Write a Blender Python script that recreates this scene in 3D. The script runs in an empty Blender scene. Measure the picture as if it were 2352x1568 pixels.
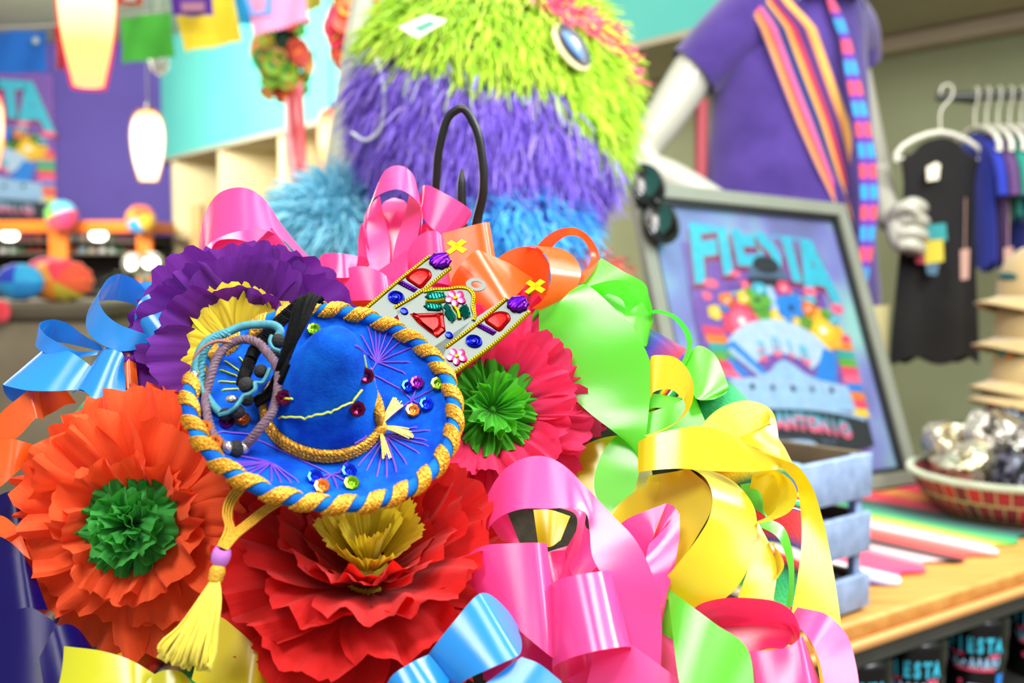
import bpy, math, random
import numpy as np
from mathutils import Vector, Matrix
rnd = random.Random(7)
nr = np.random.default_rng(7)
SC = bpy.context.scene
COL = SC.collection
F = 2352*40/36.0
S4, C4 = math.sin(math.radians(4)), math.cos(math.radians(4))
CZ = 1.32
CAM = np.array([0, 0, CZ])
RIGHT = np.array([1.0, 0, 0]); UP = np.array([0, S4, C4]); FWD = np.array([0, C4, -S4]); BACK = -FWD
def V(*a): return np.array(a, float)
def nz(v):
    v = np.asarray(v, float); return v/(np.linalg.norm(v)+1e-12)
def W(px, py, d):
    return V((px-1176)/F*d, d*C4-(py-784)/F*d*S4, CZ-d*S4-(py-784)/F*d*C4)
def ray(px, py):
    return nz(W(px, py, 1.0)-CAM)
def on_plane(px, py, o, n):
    r = ray(px, py); t = np.dot(np.asarray(o)-CAM, n)/np.dot(r, n); return CAM+r*t
def on_z(px, py, z): return on_plane(px, py, V(0, 0, z), V(0, 0, 1))
def on_line(px, py, p0, p1):   # vertical plane through two floor points
    t = nz(V(p1[0]-p0[0], p1[1]-p0[1], 0)); return on_plane(px, py, V(p0[0], p0[1], 0), V(-t[1], t[0], 0))
def cv(x, y, z): return RIGHT*x+UP*y+BACK*z       # direction given in viewer axes
def d0(py): return 0.62-0.13*(py-400)/1168.0
def B(px, py, off=0): return W(px, py, d0(py)+off/100.0)
# ------------------------------------------------------------------ colour / materials
def lin(h):
    h = h.lstrip('#'); o = []
    for i in (0, 2, 4):
        c = int(h[i:i+2], 16)/255.0
        o.append(c/12.92 if c <= .04045 else ((c+.055)/1.055)**2.4)
    return (o[0], o[1], o[2], 1)
class N:
    def __init__(s, name):
        s.m = bpy.data.materials.new(name); s.m.use_nodes = True
        s.t = s.m.node_tree; s.t.nodes.clear()
        s.out = s.n('ShaderNodeOutputMaterial')
    def n(s, typ, **kw):
        x = s.t.nodes.new(typ)
        for k, v in kw.items(): setattr(x, k, v)
        return x
    def l(s, a, b): s.t.links.new(a, b)
    def bsdf(s, col, rough=.5, metal=0, spec=.5, sheen=0, coat=0):
        b = s.n('ShaderNodeBsdfPrincipled')
        if col is not None: b.inputs['Base Color'].default_value = lin(col) if isinstance(col, str) else col
        b.inputs['Roughness'].default_value = rough; b.inputs['Metallic'].default_value = metal
        b.inputs['Specular IOR Level'].default_value = spec
        b.inputs['Sheen Weight'].default_value = sheen; b.inputs['Coat Weight'].default_value = coat
        return b
    def coord(s, kind='UV', scale=(1, 1, 1)):
        t = s.n('ShaderNodeTexCoord'); m = s.n('ShaderNodeMapping'); m.inputs['Scale'].default_value = scale
        s.l(t.outputs[kind], m.inputs['Vector']); return m.outputs['Vector']
    def noise(s, vec, scale=5, detail=3, rough=.5):
        t = s.n('ShaderNodeTexNoise'); t.inputs['Scale'].default_value = scale; t.inputs['Detail'].default_value = detail
        t.inputs['Roughness'].default_value = rough
        if vec is not None: s.l(vec, t.inputs['Vector'])
        return t.outputs['Fac']
    def ramp(s, fac, stops, interp='LINEAR'):
        r = s.n('ShaderNodeValToRGB'); r.color_ramp.interpolation = interp; e = r.color_ramp.elements
        while len(e) < len(stops): e.new(0.5)
        for i, (p, c) in enumerate(stops):
            e[i].position = p; e[i].color = lin(c) if isinstance(c, str) else c
        s.l(fac, r.inputs['Fac']); return r.outputs['Color']
    def bump(s, h, strength=.3, dist=.001):
        b = s.n('ShaderNodeBump'); b.inputs['Strength'].default_value = strength; b.inputs['Distance'].default_value = dist
        s.l(h, b.inputs['Height']); return b.outputs['Normal']
    def end(s, sh):
        s.l(sh, s.out.inputs['Surface']); return s.m
_mc = {}
def mat(name, col, rough=.5, metal=0, spec=.5, sheen=0, coat=0, var=0, vscale=30, bump=0, emit=0):
    if name in _mc: return _mc[name]
    k = N(name); b = k.bsdf(col, rough, metal, spec, sheen, coat)
    if var or bump:
        f = k.noise(k.coord('Object'), vscale, 4)
        if var:
            c = lin(col); lo = tuple(max(0, x*(1-var)) for x in c[:3])+(1,); hi = tuple(min(1, x*(1+var)+.02*var) for x in c[:3])+(1,)
            k.l(k.ramp(f, [(.25, lo), (.75, hi)]), b.inputs['Base Color'])
        if bump: k.l(k.bump(f, bump, .002), b.inputs['Normal'])
    if emit:
        b.inputs['Emission Color'].default_value = lin(col); b.inputs['Emission Strength'].default_value = emit
    _mc[name] = k.end(b.outputs[0]); return _mc[name]
ANI = .0
def satin(name, col, tcol=None, tr=.4, rough=.27, spec=1.0, sheen=.06):
    k = N(name); b = k.bsdf(col, rough, 0, spec, sheen)
    w = k.noise(k.coord('UV', (900, 60, 1)), 1.0, 2)
    tg = k.n('ShaderNodeTangent', direction_type='UV_MAP', uv_map='UVMap'); k.l(tg.outputs[0], b.inputs['Tangent']); b.inputs['Anisotropic'].default_value = .8; b.inputs['Anisotropic Rotation'].default_value = ANI
    nrm = k.bump(w, .10, .0004); k.l(nrm, b.inputs['Normal'])
    t = k.n('ShaderNodeBsdfTranslucent'); t.inputs['Color'].default_value = lin(tcol or col)
    mx = k.n('ShaderNodeMixShader'); mx.inputs[0].default_value = tr
    k.l(b.outputs[0], mx.inputs[1]); k.l(t.outputs[0], mx.inputs[2])
    return k.end(mx.outputs[0])
def crepe(name, col, col2, tcol=None, tr=.35):
    k = N(name); b = k.bsdf(None, .75, 0, .25, .1)
    f = k.noise(k.coord('UV', (110, 2.5, 1)), 1.0, 5, .65)
    k.l(k.ramp(f, [(.25, col2), (.7, col)]), b.inputs['Base Color'])
    k.l(k.bump(f, .28, .0015), b.inputs['Normal'])
    t = k.n('ShaderNodeBsdfTranslucent'); t.inputs['Color'].default_value = lin(tcol or col)
    mx = k.n('ShaderNodeMixShader'); mx.inputs[0].default_value = tr
    k.l(b.outputs[0], mx.inputs[1]); k.l(t.outputs[0], mx.inputs[2])
    return k.end(mx.outputs[0])
def velvet(name, col, hi):
    k = N(name); b = k.bsdf(None, .85, 0, .1, .35)
    b.inputs['Sheen Roughness'].default_value = .35; b.inputs['Sheen Tint'].default_value = lin(hi)
    o = k.coord('Object'); f = k.noise(o, 55, 4, .6); g = k.noise(o, 900, 2)
    k.l(k.ramp(f, [(.3, col), (.72, hi)]), b.inputs['Base Color'])
    k.l(k.bump(g, .5, .0006), b.inputs['Normal']); return k.end(b.outputs[0])
def glitter(name, col, hi, metal=.55, scale=900):
    k = N(name); b = k.bsdf(None, .38, metal, .5)
    o = k.coord('Object'); f = k.noise(o, scale, 2, .6)
    v = k.n('ShaderNodeTexVoronoi'); v.inputs['Scale'].default_value = scale*.9; k.l(o, v.inputs['Vector'])
    k.l(k.ramp(f, [(.35, col), (.68, hi)]), b.inputs['Base Color'])
    k.l(k.bump(v.outputs['Distance'], .8, .0006), b.inputs['Normal']); return k.end(b.outputs[0])
def foil(name, col, rough=.16, b_=.25):
    k = N(name); b = k.bsdf(col, rough, .9, .5); f = k.noise(k.coord('Object'), 160, 2)
    k.l(k.bump(f, b_, .0012), b.inputs['Normal']); return k.end(b.outputs[0])
def ramp_uv(name, stops, axis=0, rough=.8, interp='LINEAR', weave=0, sheen=.2):
    k = N(name); b = k.bsdf(None, rough, 0, .3, sheen)
    t = k.n('ShaderNodeTexCoord'); sp = k.n('ShaderNodeSeparateXYZ'); k.l(t.outputs['UV'], sp.inputs[0])
    k.l(k.ramp(sp.outputs[axis], stops, interp), b.inputs['Base Color'])
    if weave: k.l(k.bump(k.noise(k.coord('Object'), weave, 2), .4, .001), b.inputs['Normal'])
    return k.end(b.outputs[0])
# ------------------------------------------------------------------ geometry
class G:
    def __init__(s): s.v = []; s.f = []; s.uv = []; s.mi = []; s.n = 0
    def add(s, v, f, uv=None, mi=0):
        v = np.asarray(v, float).reshape(-1, 3)
        if uv is None: uv = np.zeros((len(v), 2))
        s.v.append(v); s.uv.append(np.asarray(uv, float).reshape(-1, 2))
        s.f += [tuple(i+s.n for i in q) for q in f]; s.mi += [mi]*len(f); s.n += len(v); return s
def gridfaces(nu, nv, cu=False, cv_=False):
    f = []
    for i in range(nu if cu else nu-1):
        for j in range(nv if cv_ else nv-1):
            a = i*nv+j; b = ((i+1) % nu)*nv+j; c = ((i+1) % nu)*nv+(j+1) % nv; d = i*nv+(j+1) % nv
            f.append((a, b, c, d))
    return f
def add_grid(g, P, cu=False, cv_=False, mi=0, uscale=1, vscale=1):
    P = np.asarray(P, float); nu, nv = P.shape[:2]
    uv = np.stack(np.meshgrid(np.linspace(0, vscale, nu), np.linspace(0, uscale, nv), indexing='ij'), -1)[..., ::-1]
    return g.add(P.reshape(-1, 3), gridfaces(nu, nv, cu, cv_), uv.reshape(-1, 2), mi)
def spline(P, m, closed=False):
    """P (k,...) -> Catmull-Rom with chord tangents, m samples per segment"""
    P = np.asarray(P, float); k = len(P)
    if k == 1: return P
    fl = P.reshape(k, -1)
    idx = range(k if closed else k-1)
    t = [0.0]
    for i in range(k-1): t.append(t[-1]+max(np.linalg.norm(fl[i+1]-fl[i]), 1e-6)**.75)
    T = np.zeros_like(fl)
    for i in range(k):
        if closed:
            a, b = fl[i-1], fl[(i+1) % k]
            da = np.linalg.norm(fl[i]-a)**.75+1e-6; db = np.linalg.norm(b-fl[i])**.75+1e-6
        elif i == 0:
            T[i] = (fl[1]-fl[0])/(t[1]-t[0]); continue
        elif i == k-1:
            T[i] = (fl[-1]-fl[-2])/(t[-1]-t[-2]); continue
        else:
            a, b = fl[i-1], fl[i+1]; da = t[i]-t[i-1]; db = t[i+1]-t[i]
        T[i] = ((fl[i]-a)/da*db+(b-fl[i])/db*da)/(da+db)
    out = []
    for i in idx:
        j = (i+1) % k
        h = (np.linalg.norm(fl[j]-fl[i])**.75+1e-6) if closed else t[j]-t[i]
        for q in range(m):
            s = q/m; s2 = s*s; s3 = s2*s
            out.append((2*s3-3*s2+1)*fl[i]+(s3-2*s2+s)*h*T[i]+(-2*s3+3*s2)*fl[j]+(s3-s2)*h*T[j])
    if not closed: out.append(fl[-1])
    return np.array(out).reshape((-1,)+P.shape[1:])
def tube(g, P, r, n=8, m=4, closed=False, mi=0, twist=None, caps=True):
    P = spline(P, m, closed) if m > 1 else np.asarray(P, float); k = len(P)
    R = np.full(k, r) if np.isscalar(r) else np.interp(np.linspace(0, 1, k), np.linspace(0, 1, len(r)), r)
    up = V(.3, .2, .93); rows = []
    prev = None
    for i in range(k):
        a = P[i-1] if (i or closed) else P[0]; b = P[(i+1) % k] if (closed or i < k-1) else P[-1]
        t = nz(b-a)
        x = np.cross(t, up) if prev is None else prev-t*np.dot(prev, t)
        if np.linalg.norm(x) < 1e-6: x = np.cross(t, V(1, 0, 0))
        x = nz(x); prev = x; y = np.cross(t, x)
        an = np.linspace(0, 2*math.pi, n, endpoint=False)
        rows.append(P[i]+R[i]*(np.outer(np.cos(an), x)+np.outer(np.sin(an), y)))
    base = g.n
    add_grid(g, np.array(rows), closed, True, mi)
    if caps and not closed:
        g.f.append(tuple(base+i for i in range(n))[::-1]); g.f.append(tuple(base+(k-1)*n+i for i in range(n))); g.mi += [mi, mi]
    return g
def braid(g, P, R, r, strands=3, turns=20, m=6, n=6, closed=False, mi=0):
    P = spline(P, m, closed); k = len(P)
    kk = max(k, int(turns*8)); src = np.linspace(0, 1, k); dst = np.linspace(0, 1, kk)
    P = np.stack([np.interp(dst, src, P[:, c]) for c in range(3)], -1)
    prev = None; X = []; Y = []
    for i in range(kk):
        t = nz(P[min(i+1, kk-1)]-P[max(i-1, 0)])
        x = np.cross(t, V(.3, .2, .93)) if prev is None else prev-t*np.dot(prev, t)
        x = nz(x); prev = x; X.append(x); Y.append(np.cross(t, x))
    X = np.array(X); Y = np.array(Y)
    for q in range(strands):
        a = 2*math.pi*(dst*turns+q/strands)
        tube(g, P+R*(np.cos(a)[:, None]*X+np.sin(a)[:, None]*Y), r, n, 1, mi=mi)
    return g
def lathe(g, prof, o, axis=V(0, 0, 1), n=24, mi=0, xa=None):
    axis = nz(axis); x = nz(xa) if xa is not None else nz(np.cross(axis, V(.31, .95, .05) if abs(axis[1]) < .9 else V(1, 0, 0))); y = np.cross(axis, x)
    an = np.linspace(0, 2*math.pi, n, endpoint=False)
    rows = [np.asarray(o)+axis*z+r*(np.outer(np.cos(an), x)+np.outer(np.sin(an), y)) for r, z in prof]
    return add_grid(g, np.array(rows), False, True, mi)
def ell(g, c, rx, ry, rz, A=None, nu=16, nv=10, mi=0):
    """ellipsoid with axes matrix A (rows)"""
    A = np.eye(3) if A is None else np.asarray(A, float)
    th = np.linspace(1e-3, math.pi-1e-3, nv); ph = np.linspace(0, 2*math.pi, nu, endpoint=False)
    rows = []
    for t in th:
        rows.append(np.asarray(c)+np.outer(rx*math.sin(t)*np.cos(ph), A[0])+np.outer(ry*math.sin(t)*np.sin(ph), A[1])+np.outer(np.full(nu, rz*math.cos(t)), A[2]))
    return add_grid(g, np.array(rows), False, True, mi)
def box(g, c, sx, sy, sz, A=None, mi=0, bev=0):
    A = np.eye(3) if A is None else np.asarray(A, float); h = V(sx, sy, sz)/2
    if bev:   # chamfered box: three nested sheets per axis pair
        b = min(bev, min(h)*.45)
        v = []
        for x in (-1, 1):
            for y in (-1, 1):
                for z in (-1, 1):
                    for k in range(3):
                        p = V(x*(h[0]-b), y*(h[1]-b), z*(h[2]-b)); p[k] += (x, y, z)[k]*b; v.append(np.asarray(c)+p@A)
        def i(x, y, z, k): return ((x*2+y)*2+z)*3+k
        f = []
        for x in (0, 1): f.append((i(x,0,0,0), i(x,0,1,0), i(x,1,1,0), i(x,1,0,0)))
        for y in (0, 1): f.append((i(0,y,0,1), i(0,y,1,1), i(1,y,1,1), i(1,y,0,1)))
        for z in (0, 1): f.append((i(0,0,z,2), i(0,1,z,2), i(1,1,z,2), i(1,0,z,2)))
        for y in (0, 1):
            for z in (0, 1): f.append((i(0,y,z,1), i(1,y,z,1), i(1,y,z,2), i(0,y,z,2)))
        for x in (0, 1):
            for z in (0, 1): f.append((i(x,0,z,0), i(x,1,z,0), i(x,1,z,2), i(x,0,z,2)))
        for x in (0, 1):
            for y in (0, 1): f.append((i(x,y,0,0), i(x,y,1,0), i(x,y,1,1), i(x,y,0,1)))
        for x in (0, 1):
            for y in (0, 1):
                for z in (0, 1): f.append((i(x,y,z,0), i(x,y,z,1), i(x,y,z,2)))
        return g.add(v, f, None, mi)
    v = [np.asarray(c)+(V(x, y, z)*h)@A for x in (-1, 1) for y in (-1, 1) for z in (-1, 1)]
    return g.add(v, [(0,1,3,2), (4,6,7,5), (0,4,5,1), (2,3,7,6), (0,2,6,4), (1,5,7,3)], None, mi)
def slab(g, P, d, mi=0, uv=None):
    """polygon P extruded by vector d"""
    P = np.asarray(P, float); k = len(P)
    g.add(np.concatenate([P, P+d]), [tuple(range(k))[::-1], tuple(range(k, 2*k))]+[(i, (i+1) % k, k+(i+1) % k, k+i) for i in range(k)], None if uv is None else np.concatenate([uv, uv]), mi)
    return g
def cushion(g, P, n, h, mi=0, prof=((1, 0), (.97, .5), (.85, .85), (.55, 1.0)), c=None):
    P = np.asarray(P, float); c = P.mean(0) if c is None else c; n = np.asarray(n)
    rows = [c+(P-c)*a+n*h*b for a, b in prof]
    k = len(P); base = g.n
    add_grid(g, np.array(rows), False, True, mi)
    g.add([c+n*h*prof[-1][1]], []); 
    for i in range(k): g.f.append((base+(len(prof)-1)*k+i, base+(len(prof)-1)*k+(i+1) % k, g.n-1)); g.mi.append(mi)
    return g
ROOT = {}
def obj(name, g, m, parent=None, label=None, smooth=True, **props):
    v = np.concatenate(g.v) if g.v else np.zeros((0, 3))
    o = None
    if parent is not None: org = ROOT[parent.name]
    else:
        lo, hi = v.min(0), v.max(0); org = V((lo[0]+hi[0])/2, (lo[1]+hi[1])/2, lo[2])
    me = bpy.data.meshes.new(name); me.from_pydata((v-org).tolist(), [], g.f); 
    ms = m if isinstance(m, (list, tuple)) else [m]
    for x in ms: me.materials.append(x)
    if len(ms) > 1: me.polygons.foreach_set('material_index', g.mi)
    uvl = me.uv_layers.new(name='UVMap'); uv = np.concatenate(g.uv)
    li = np.empty(len(me.loops), int); me.loops.foreach_get('vertex_index', li)
    uvl.data.foreach_set('uv', uv[li].astype(np.float32).ravel())
    if smooth: me.polygons.foreach_set('use_smooth', [True]*len(me.polygons))
    me.validate(); me.update()
    if smooth: me.set_sharp_from_angle(angle=math.radians(50))
    o = bpy.data.objects.new(name, me); COL.objects.link(o)
    if parent is not None: o.parent = parent; ROOT[o.name] = org
    else: o.location = org; ROOT[o.name] = org
    if label: o['label'] = label
    for k, x in props.items(): o[k] = x
    return o
def flat(o):
    o.data.polygons.foreach_set('use_smooth', [False]*len(o.data.polygons)); return o
def thing(name, label, cat, loc, group=None):
    o = bpy.data.objects.new(name, None); COL.objects.link(o); o.location = loc; o.empty_display_size = .02
    ROOT[o.name] = np.asarray(loc, float); o['label'] = label; o['category'] = cat
    if group: o['group'] = group
    return o
def tag(o, label, cat, group=None):
    o['label'] = label; o['category'] = cat
    if group: o['group'] = group
    return o
def struct(name, g, m, smooth=False):
    return obj(name, g, m, None, None, smooth, kind='structure')
_txt = {}
def text_mesh(s, off=0.0, ext=0.0):
    k = (s, off, ext)
    if k not in _txt:
        cu = bpy.data.curves.new('t', 'FONT'); cu.body = s; cu.offset = off; cu.extrude = ext; cu.resolution_u = 3; cu.align_x = 'CENTER'; cu.align_y = 'CENTER'
        o = bpy.data.objects.new('t', cu); COL.objects.link(o)
        dg = bpy.context.evaluated_depsgraph_get(); me = bpy.data.meshes.new_from_object(o.evaluated_get(dg))
        _txt[k] = (np.array([tuple(v.co) for v in me.vertices]), [tuple(p.vertices) for p in me.polygons])
        bpy.data.objects.remove(o); bpy.data.curves.remove(cu); bpy.data.meshes.remove(me)
    return _txt[k]
def letter(g, s, c, xa, ya, n, off=0.0, ext=0.0, mi=0):
    """text s centred at c; xa, ya = vectors for one em across and up, n = lift vector"""
    v, f = text_mesh(s, off, ext)
    if len(v) == 0: return g
    return g.add(np.asarray(c)+np.outer(v[:, 0], xa)+np.outer(v[:, 1], ya)+np.outer(v[:, 2]+ext, n), f, None, mi)
# ------------------------------------------------------------------ ribbons
def ribbon(name, rows, m, parent, shift=0, seg=7, wseg=6, label=None):
    R = np.array([[B(x, y, o+shift) for (x, y, o) in r] for r in rows])
    R = spline(R, seg)
    cols = spline(np.swapaxes(R, 0, 1), max(2, wseg if R.shape[1] == 2 else 4))
    P = np.swapaxes(cols, 0, 1)
    # slight crosswise bow so the satin is not dead flat
    g = G(); L = np.linalg.norm(np.diff(P[:, 0], axis=0), axis=1).sum()
    w = np.linalg.norm(P[len(P)//2, -1]-P[len(P)//2, 0])+1e-6
    add_grid(g, P, uscale=w*8, vscale=L*8)
    return obj(name, g, m, parent, label)
def rr(*a):
    """rows from flat numbers: x,y,o, x,y,o"""
    return [[tuple(a_[i:i+3]) for i in range(0, len(a_), 3)] for a_ in a]
# ------------------------------------------------------------------ ribbon bows
PINK = satin('pink_satin', '#ee4698', '#ff2f72', .3); HOT = satin('hot_pink_satin', '#e82f72', '#ff2a5e', .42)
BLUE = satin('sky_blue_satin', '#1a8fe0', '#0a6fe6', .3); ORANGE = satin('orange_satin', '#fb6a1a', '#ff4a12', .4)
LIME = satin('lime_satin', '#62cc2c', '#3ef014', .34); YEL = satin('yellow_satin', '#dccf18', '#f0b800', .3)
VIO = satin('violet_satin', '#10084a', '#120a50', .10, .32, .22, 0)
LEMON = satin('lemon_satin', '#d2d416', '#e8c400', .32)
def bow(name, label, knot, m, parts, shift=0):
    t = thing(name, label, 'ribbon bow', tuple(B(*knot)), 'satin ribbon bows')
    for nm, rows in parts: ribbon(nm, rr(*rows), m, t, shift)
    return t
# pink, upper left
bow('ribbon_bow', 'pink satin bow with one tall wide loop, behind the purple paper flower', (690, 640, 3), PINK, [
 ('loop', [(620,500,5, 640,600,5), (540,480,4.6, 560,590,4.6), (482,500,3.6, 482,610,3.6), (458,560,2.2, 452,640,2.0), (470,490,1.0, 462,585,.6),
           (505,442,0, 485,556,-.8), (546,430,-.5, 519,539,-1.3), (580,437,-.5, 563,528,-1.5), (611,462,-.2, 607,527,-1.2), (645,512,.4, 652,552,-.5), (689,567,1, 692,598,.2), (732,612,2, 722,640,1.4)]),
 ('loop', [(440,650,.6, 425,760,.8), (473,598,.2, 465,720,.4), (494,558,0, 500,700,.3), (518,549,-.2, 545,680,.1), (552,551,-.3, 590,675,0), (592,566,-.2, 640,670,.2), (640,592,.2, 690,680,.6)]),
 ('loop', [(560,582,.4, 640,650,.6), (592,553,-.2, 662,632,.3), (618,528,-.9, 690,612,0), (624,523,-1.0, 700,616,.1), (632,536,-.6, 705,640,.4)]),
 ('tail', [(628,552,.9, 600,600,1.3), (680,600,1.0, 640,650,1.3), (730,640,1.6, 690,690,1.6)]),
], 3.4)
# pink, top centre
bow('ribbon_bow', 'pink satin bow of upright loops at the top centre, below the black hook', (880, 640, 3), PINK, [
 ('loop', [(836,520,1, 838,560,1.4), (843,488,.4, 845,505,.2), (854,458,0, 852,470,-.3), (876,404,-.1, 868,449,-.7), (890,387,-.2, 892,438,-1), (910,380,-.2, 916,435,-1.1), (931,384,-.1, 940,446,-.8), (948,400,.2, 956,460,-.5), (962,448,.5, 970,488,0), (972,500,1, 966,540,.6)]),
 ('loop', [(846,474,1, 872,449,1), (836,505,.7, 880,488,1.2), (840,560,.7, 893,540,1.4), (850,650,1, 896,620,1.6)]),
 ('loop', [(940,446,1.4, 966,470,.4), (930,490,1.5, 966,505,.4), (908,560,1.4, 955,560,.5), (893,650,1.4, 935,645,.8)]),
 ('loop', [(900,455,2.2, 908,454,2.2), (882,464,2.2, 928,461,2.2), (874,490,2.1, 942,488,2.1), (872,560,2.2, 945,560,2.2), (870,660,2.2, 945,660,2.2)]),
 ('loop', [(960,478,1.5, 978,470,1.6), (968,436,1.0, 975,462,1.5), (980,425,.2, 966,486,.8), (1020,443,-.1, 988,520,.5), (1060,466,0, 1015,536,.6), (1083,484,.6, 1056,526,1)]),
 ('loop', [(1083,485,.7, 1083,494,.9), (1060,502,1, 1068,517,1.2), (1010,500,1.2, 1018,540,1.3), (960,520,1.4, 965,570,1.5)]),
 ('loop', [(930,590,.8, 925,660,1.4), (950,552,0, 948,650,.8), (978,533,-.6, 978,650,.4), (1003,531,-.6, 1008,650,.3), (1022,550,0, 1030,655,.6), (1030,585,1, 1042,665,1.4)]),
 ('loop', [(727,604,1, 738,632,.8), (742,584,.1, 748,634,0), (785,582,-.4, 795,638,-.2), (823,588,0, 815,632,.2)]),
 ('loop', [(824,588,.2, 800,618,1.2), (842,592,.2, 812,628,1.0), (849,608,.7, 832,632,1.2)]),
 ('loop', [(750,640,.9, 770,690,1), (800,615,-.2, 815,690,.2), (840,612,-.4, 860,690,0), (880,628,-.2, 895,700,.3), (905,655,.6, 915,710,.8)]),
 ('loop', [(866,624,.8, 900,668,.7), (905,596,.2, 930,640,.3), (934,572,-.3, 938,622,.2)]),
 ('loop', [(822,600,1.4, 838,640,1.4), (824,540,.8, 845,590,1), (832,512,.2, 846,560,.6), (842,530,.6, 850,590,1)]),
 ('tail', [(940,650,1.0, 935,720,1), (990,635,.6, 1000,720,.6), (1040,640,1.0, 1050,700,1)]),
], 4.2)
# orange, top
bow('ribbon_bow', 'orange satin bow behind the two small gold crosses', (1170, 690, 2.5), ORANGE, [
 ('tail', [(1015,536,1, 1035,650,1.6), (1070,521,.7, 1090,640,1.4), (1112,511,.7, 1128,600,1.3), (1124,510,1, 1138,596,1.6)]),
 ('loop', [(1030,690,1, 1075,760,1.2), (1038,640,.2, 1100,740,.6), (1056,610,-.2, 1125,720,.2), (1094,575,-.2, 1165,700,0), (1120,583,.1, 1192,672,.4), (1168,603,.8, 1226,640,1.2)]),
 ('loop', [(1130,612,1.6, 1150,700,3), (1146,591,1.4, 1170,712,3), (1196,567,.9, 1215,720,3), (1238,574,.4, 1240,716,2.6), (1262,606,.5, 1258,705,1.6)]),
 ('loop', [(1205,566,.5, 1245,566,2.4), (1226,564,.2, 1285,570,2.0), (1253,585,-.3, 1318,590,1.6), (1264,620,-.5, 1335,626,1.2), (1263,655,-.4, 1322,662,1), (1246,688,-.2, 1285,690,.8), (1221,708,.2, 1240,712,.6)]),
 ('loop', [(1222,580,2.2, 1262,582,3.2), (1236,562,2.0, 1270,566,3.4), (1256,542,1.8, 1283,553,3.4), (1286,526,1.8, 1306,541,3.5), (1318,523,1.9, 1334,546,3.3), (1346,536,2, 1351,568,3.0), (1368,564,1.8, 1357,592,2.6), (1376,590,1.5, 1350,612,2), (1366,618,1.2, 1333,628,1.6), (1342,648,1, 1318,652,1.4)]),
], 3)
# small orange left
bow('ribbon_bow', 'orange satin ribbon looping out at the left edge, above the orange flower', (60, 1050, 4), ORANGE, [
 ('loop', [(-40,1010,1, -50,1060,1.5), (0,950,.2, 0,1030,1), (40,915,-.2, 45,1000,.8), (76,889,0, 84,960,.5), (86,884,.8, 100,965,1)]),
 ('loop', [(80,925,1, 100,965,1.5), (74,890,1, 105,955,2), (90,880,1.2, 125,945,2.4), (115,880,1.6, 150,930,2.6), (150,893,2, 175,925,2.8)]),
 ('tail', [(-60,1010,.6, -60,1140,1.0), (0,1010,.3, 0,1118,.8), (30,1008,.2, 32,1090,.8), (75,1020,.8, 60,1065,1.2)]),
 ('tail', [(-30,1180,1, -30,1225,1), (10,1186,.8, 20,1250,.9), (45,1215,.8, 70,1285,1)]),
 ('tail', [(282,812,.4, 278,880,.6), (296,810,.4, 298,896,.6), (312,830,.8, 318,890,.9)]),
])
# lime
bow('ribbon_bow', 'lime green satin bow sweeping down the right of the pink flower', (1410, 680, 3), LIME, [
 ('tail', [(1180,790,2, 1280,700,1.4), (1215,735,.8, 1330,655,.2), (1232,708,.5, 1345,653,0), (1240,775,1, 1410,707,-.4), (1262,835,1.2, 1467,774,-.6), (1300,895,1.2, 1498,850,-.4), (1350,945,.9, 1492,926,0), (1408,990,.6, 1483,1003,.3), (1458,1030,.9, 1472,1072,.9)]),
 ('tail', [(1450,975,1.6, 1440,972,1.2), (1398,1018,1.8, 1462,1018,1.2), (1374,1062,1.8, 1470,1064,1.2), (1365,1120,1.6, 1460,1116,1.1), (1384,1166,1.3, 1440,1160,1), (1414,1190,1.1, 1420,1190,1)]),
 ('loop', [(1381,592,.9, 1330,650,.8), (1430,622,.6, 1372,668,.7), (1484,655,.6, 1430,690,1.2), (1490,680,.9, 1440,720,1.6)]),
 ('loop', [(1340,662,.4, 1372,684,.8), (1376,650,0, 1392,676,.4), (1416,643,-.2, 1430,669,.2), (1460,650,-.2, 1462,683,.2), (1488,678,0, 1484,706,.5), (1498,706,.4, 1494,730,1)]),
 ('loop', [(1368,672,2, 1400,715,1.6), (1430,668,2.2, 1432,740,1.6), (1470,690,2.2, 1460,775,1.4), (1495,715,1.6, 1484,795,1), (1500,735,1.2, 1490,770,.9)]),
 ('loop', [(1490,722,1.6, 1494,735,1.6), (1500,712,.9, 1502,720,1.6), (1544,720,.6, 1540,728,1.4), (1576,748,.5, 1568,758,1.3), (1590,778,.5, 1578,790,1.2), (1586,812,.6, 1570,822,1.2), (1572,842,.8, 1556,850,1.2)]),
 ('loop', [(1556,870,1, 1570,838,1), (1576,885,.6, 1602,794,.8), (1592,905,.2, 1640,812,.6), (1610,918,0, 1674,890,.5), (1640,917,.3, 1675,894,.8)]),
 ('loop', [(1606,920,.4, 1640,905,1.2), (1640,917,.4, 1660,896,1.3), (1668,903,.7, 1674,890,1)]),
 ('loop', [(1480,990,1.4, 1478,940,2.2), (1493,940,1.2, 1494,900,2.2), (1530,935,1.1, 1531,892,2.2), (1564,922,1.2, 1566,900,2)]),
 ('tail', [(1480,950,1.0, 1470,1010,1.0), (1540,930,.8, 1545,1000,.8), (1594,905,.9, 1625,980,.9)]),
 ('tail', [(1700,1112,-.8, 1715,1160,-.6), (1730,1112,-.9, 1752,1180,-.6), (1768,1170,-.6, 1770,1210,-.4)]),
 ('loop', [(1735,1205,-.6, 1760,1188,-.4), (1782,1230,-.8, 1800,1210,-.2), (1808,1290,-.8, 1822,1280,-.2), (1812,1340,-.8, 1824,1340,-.2), (1806,1395,-.8, 1818,1400,-.2)]),
], 3.6)
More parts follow.
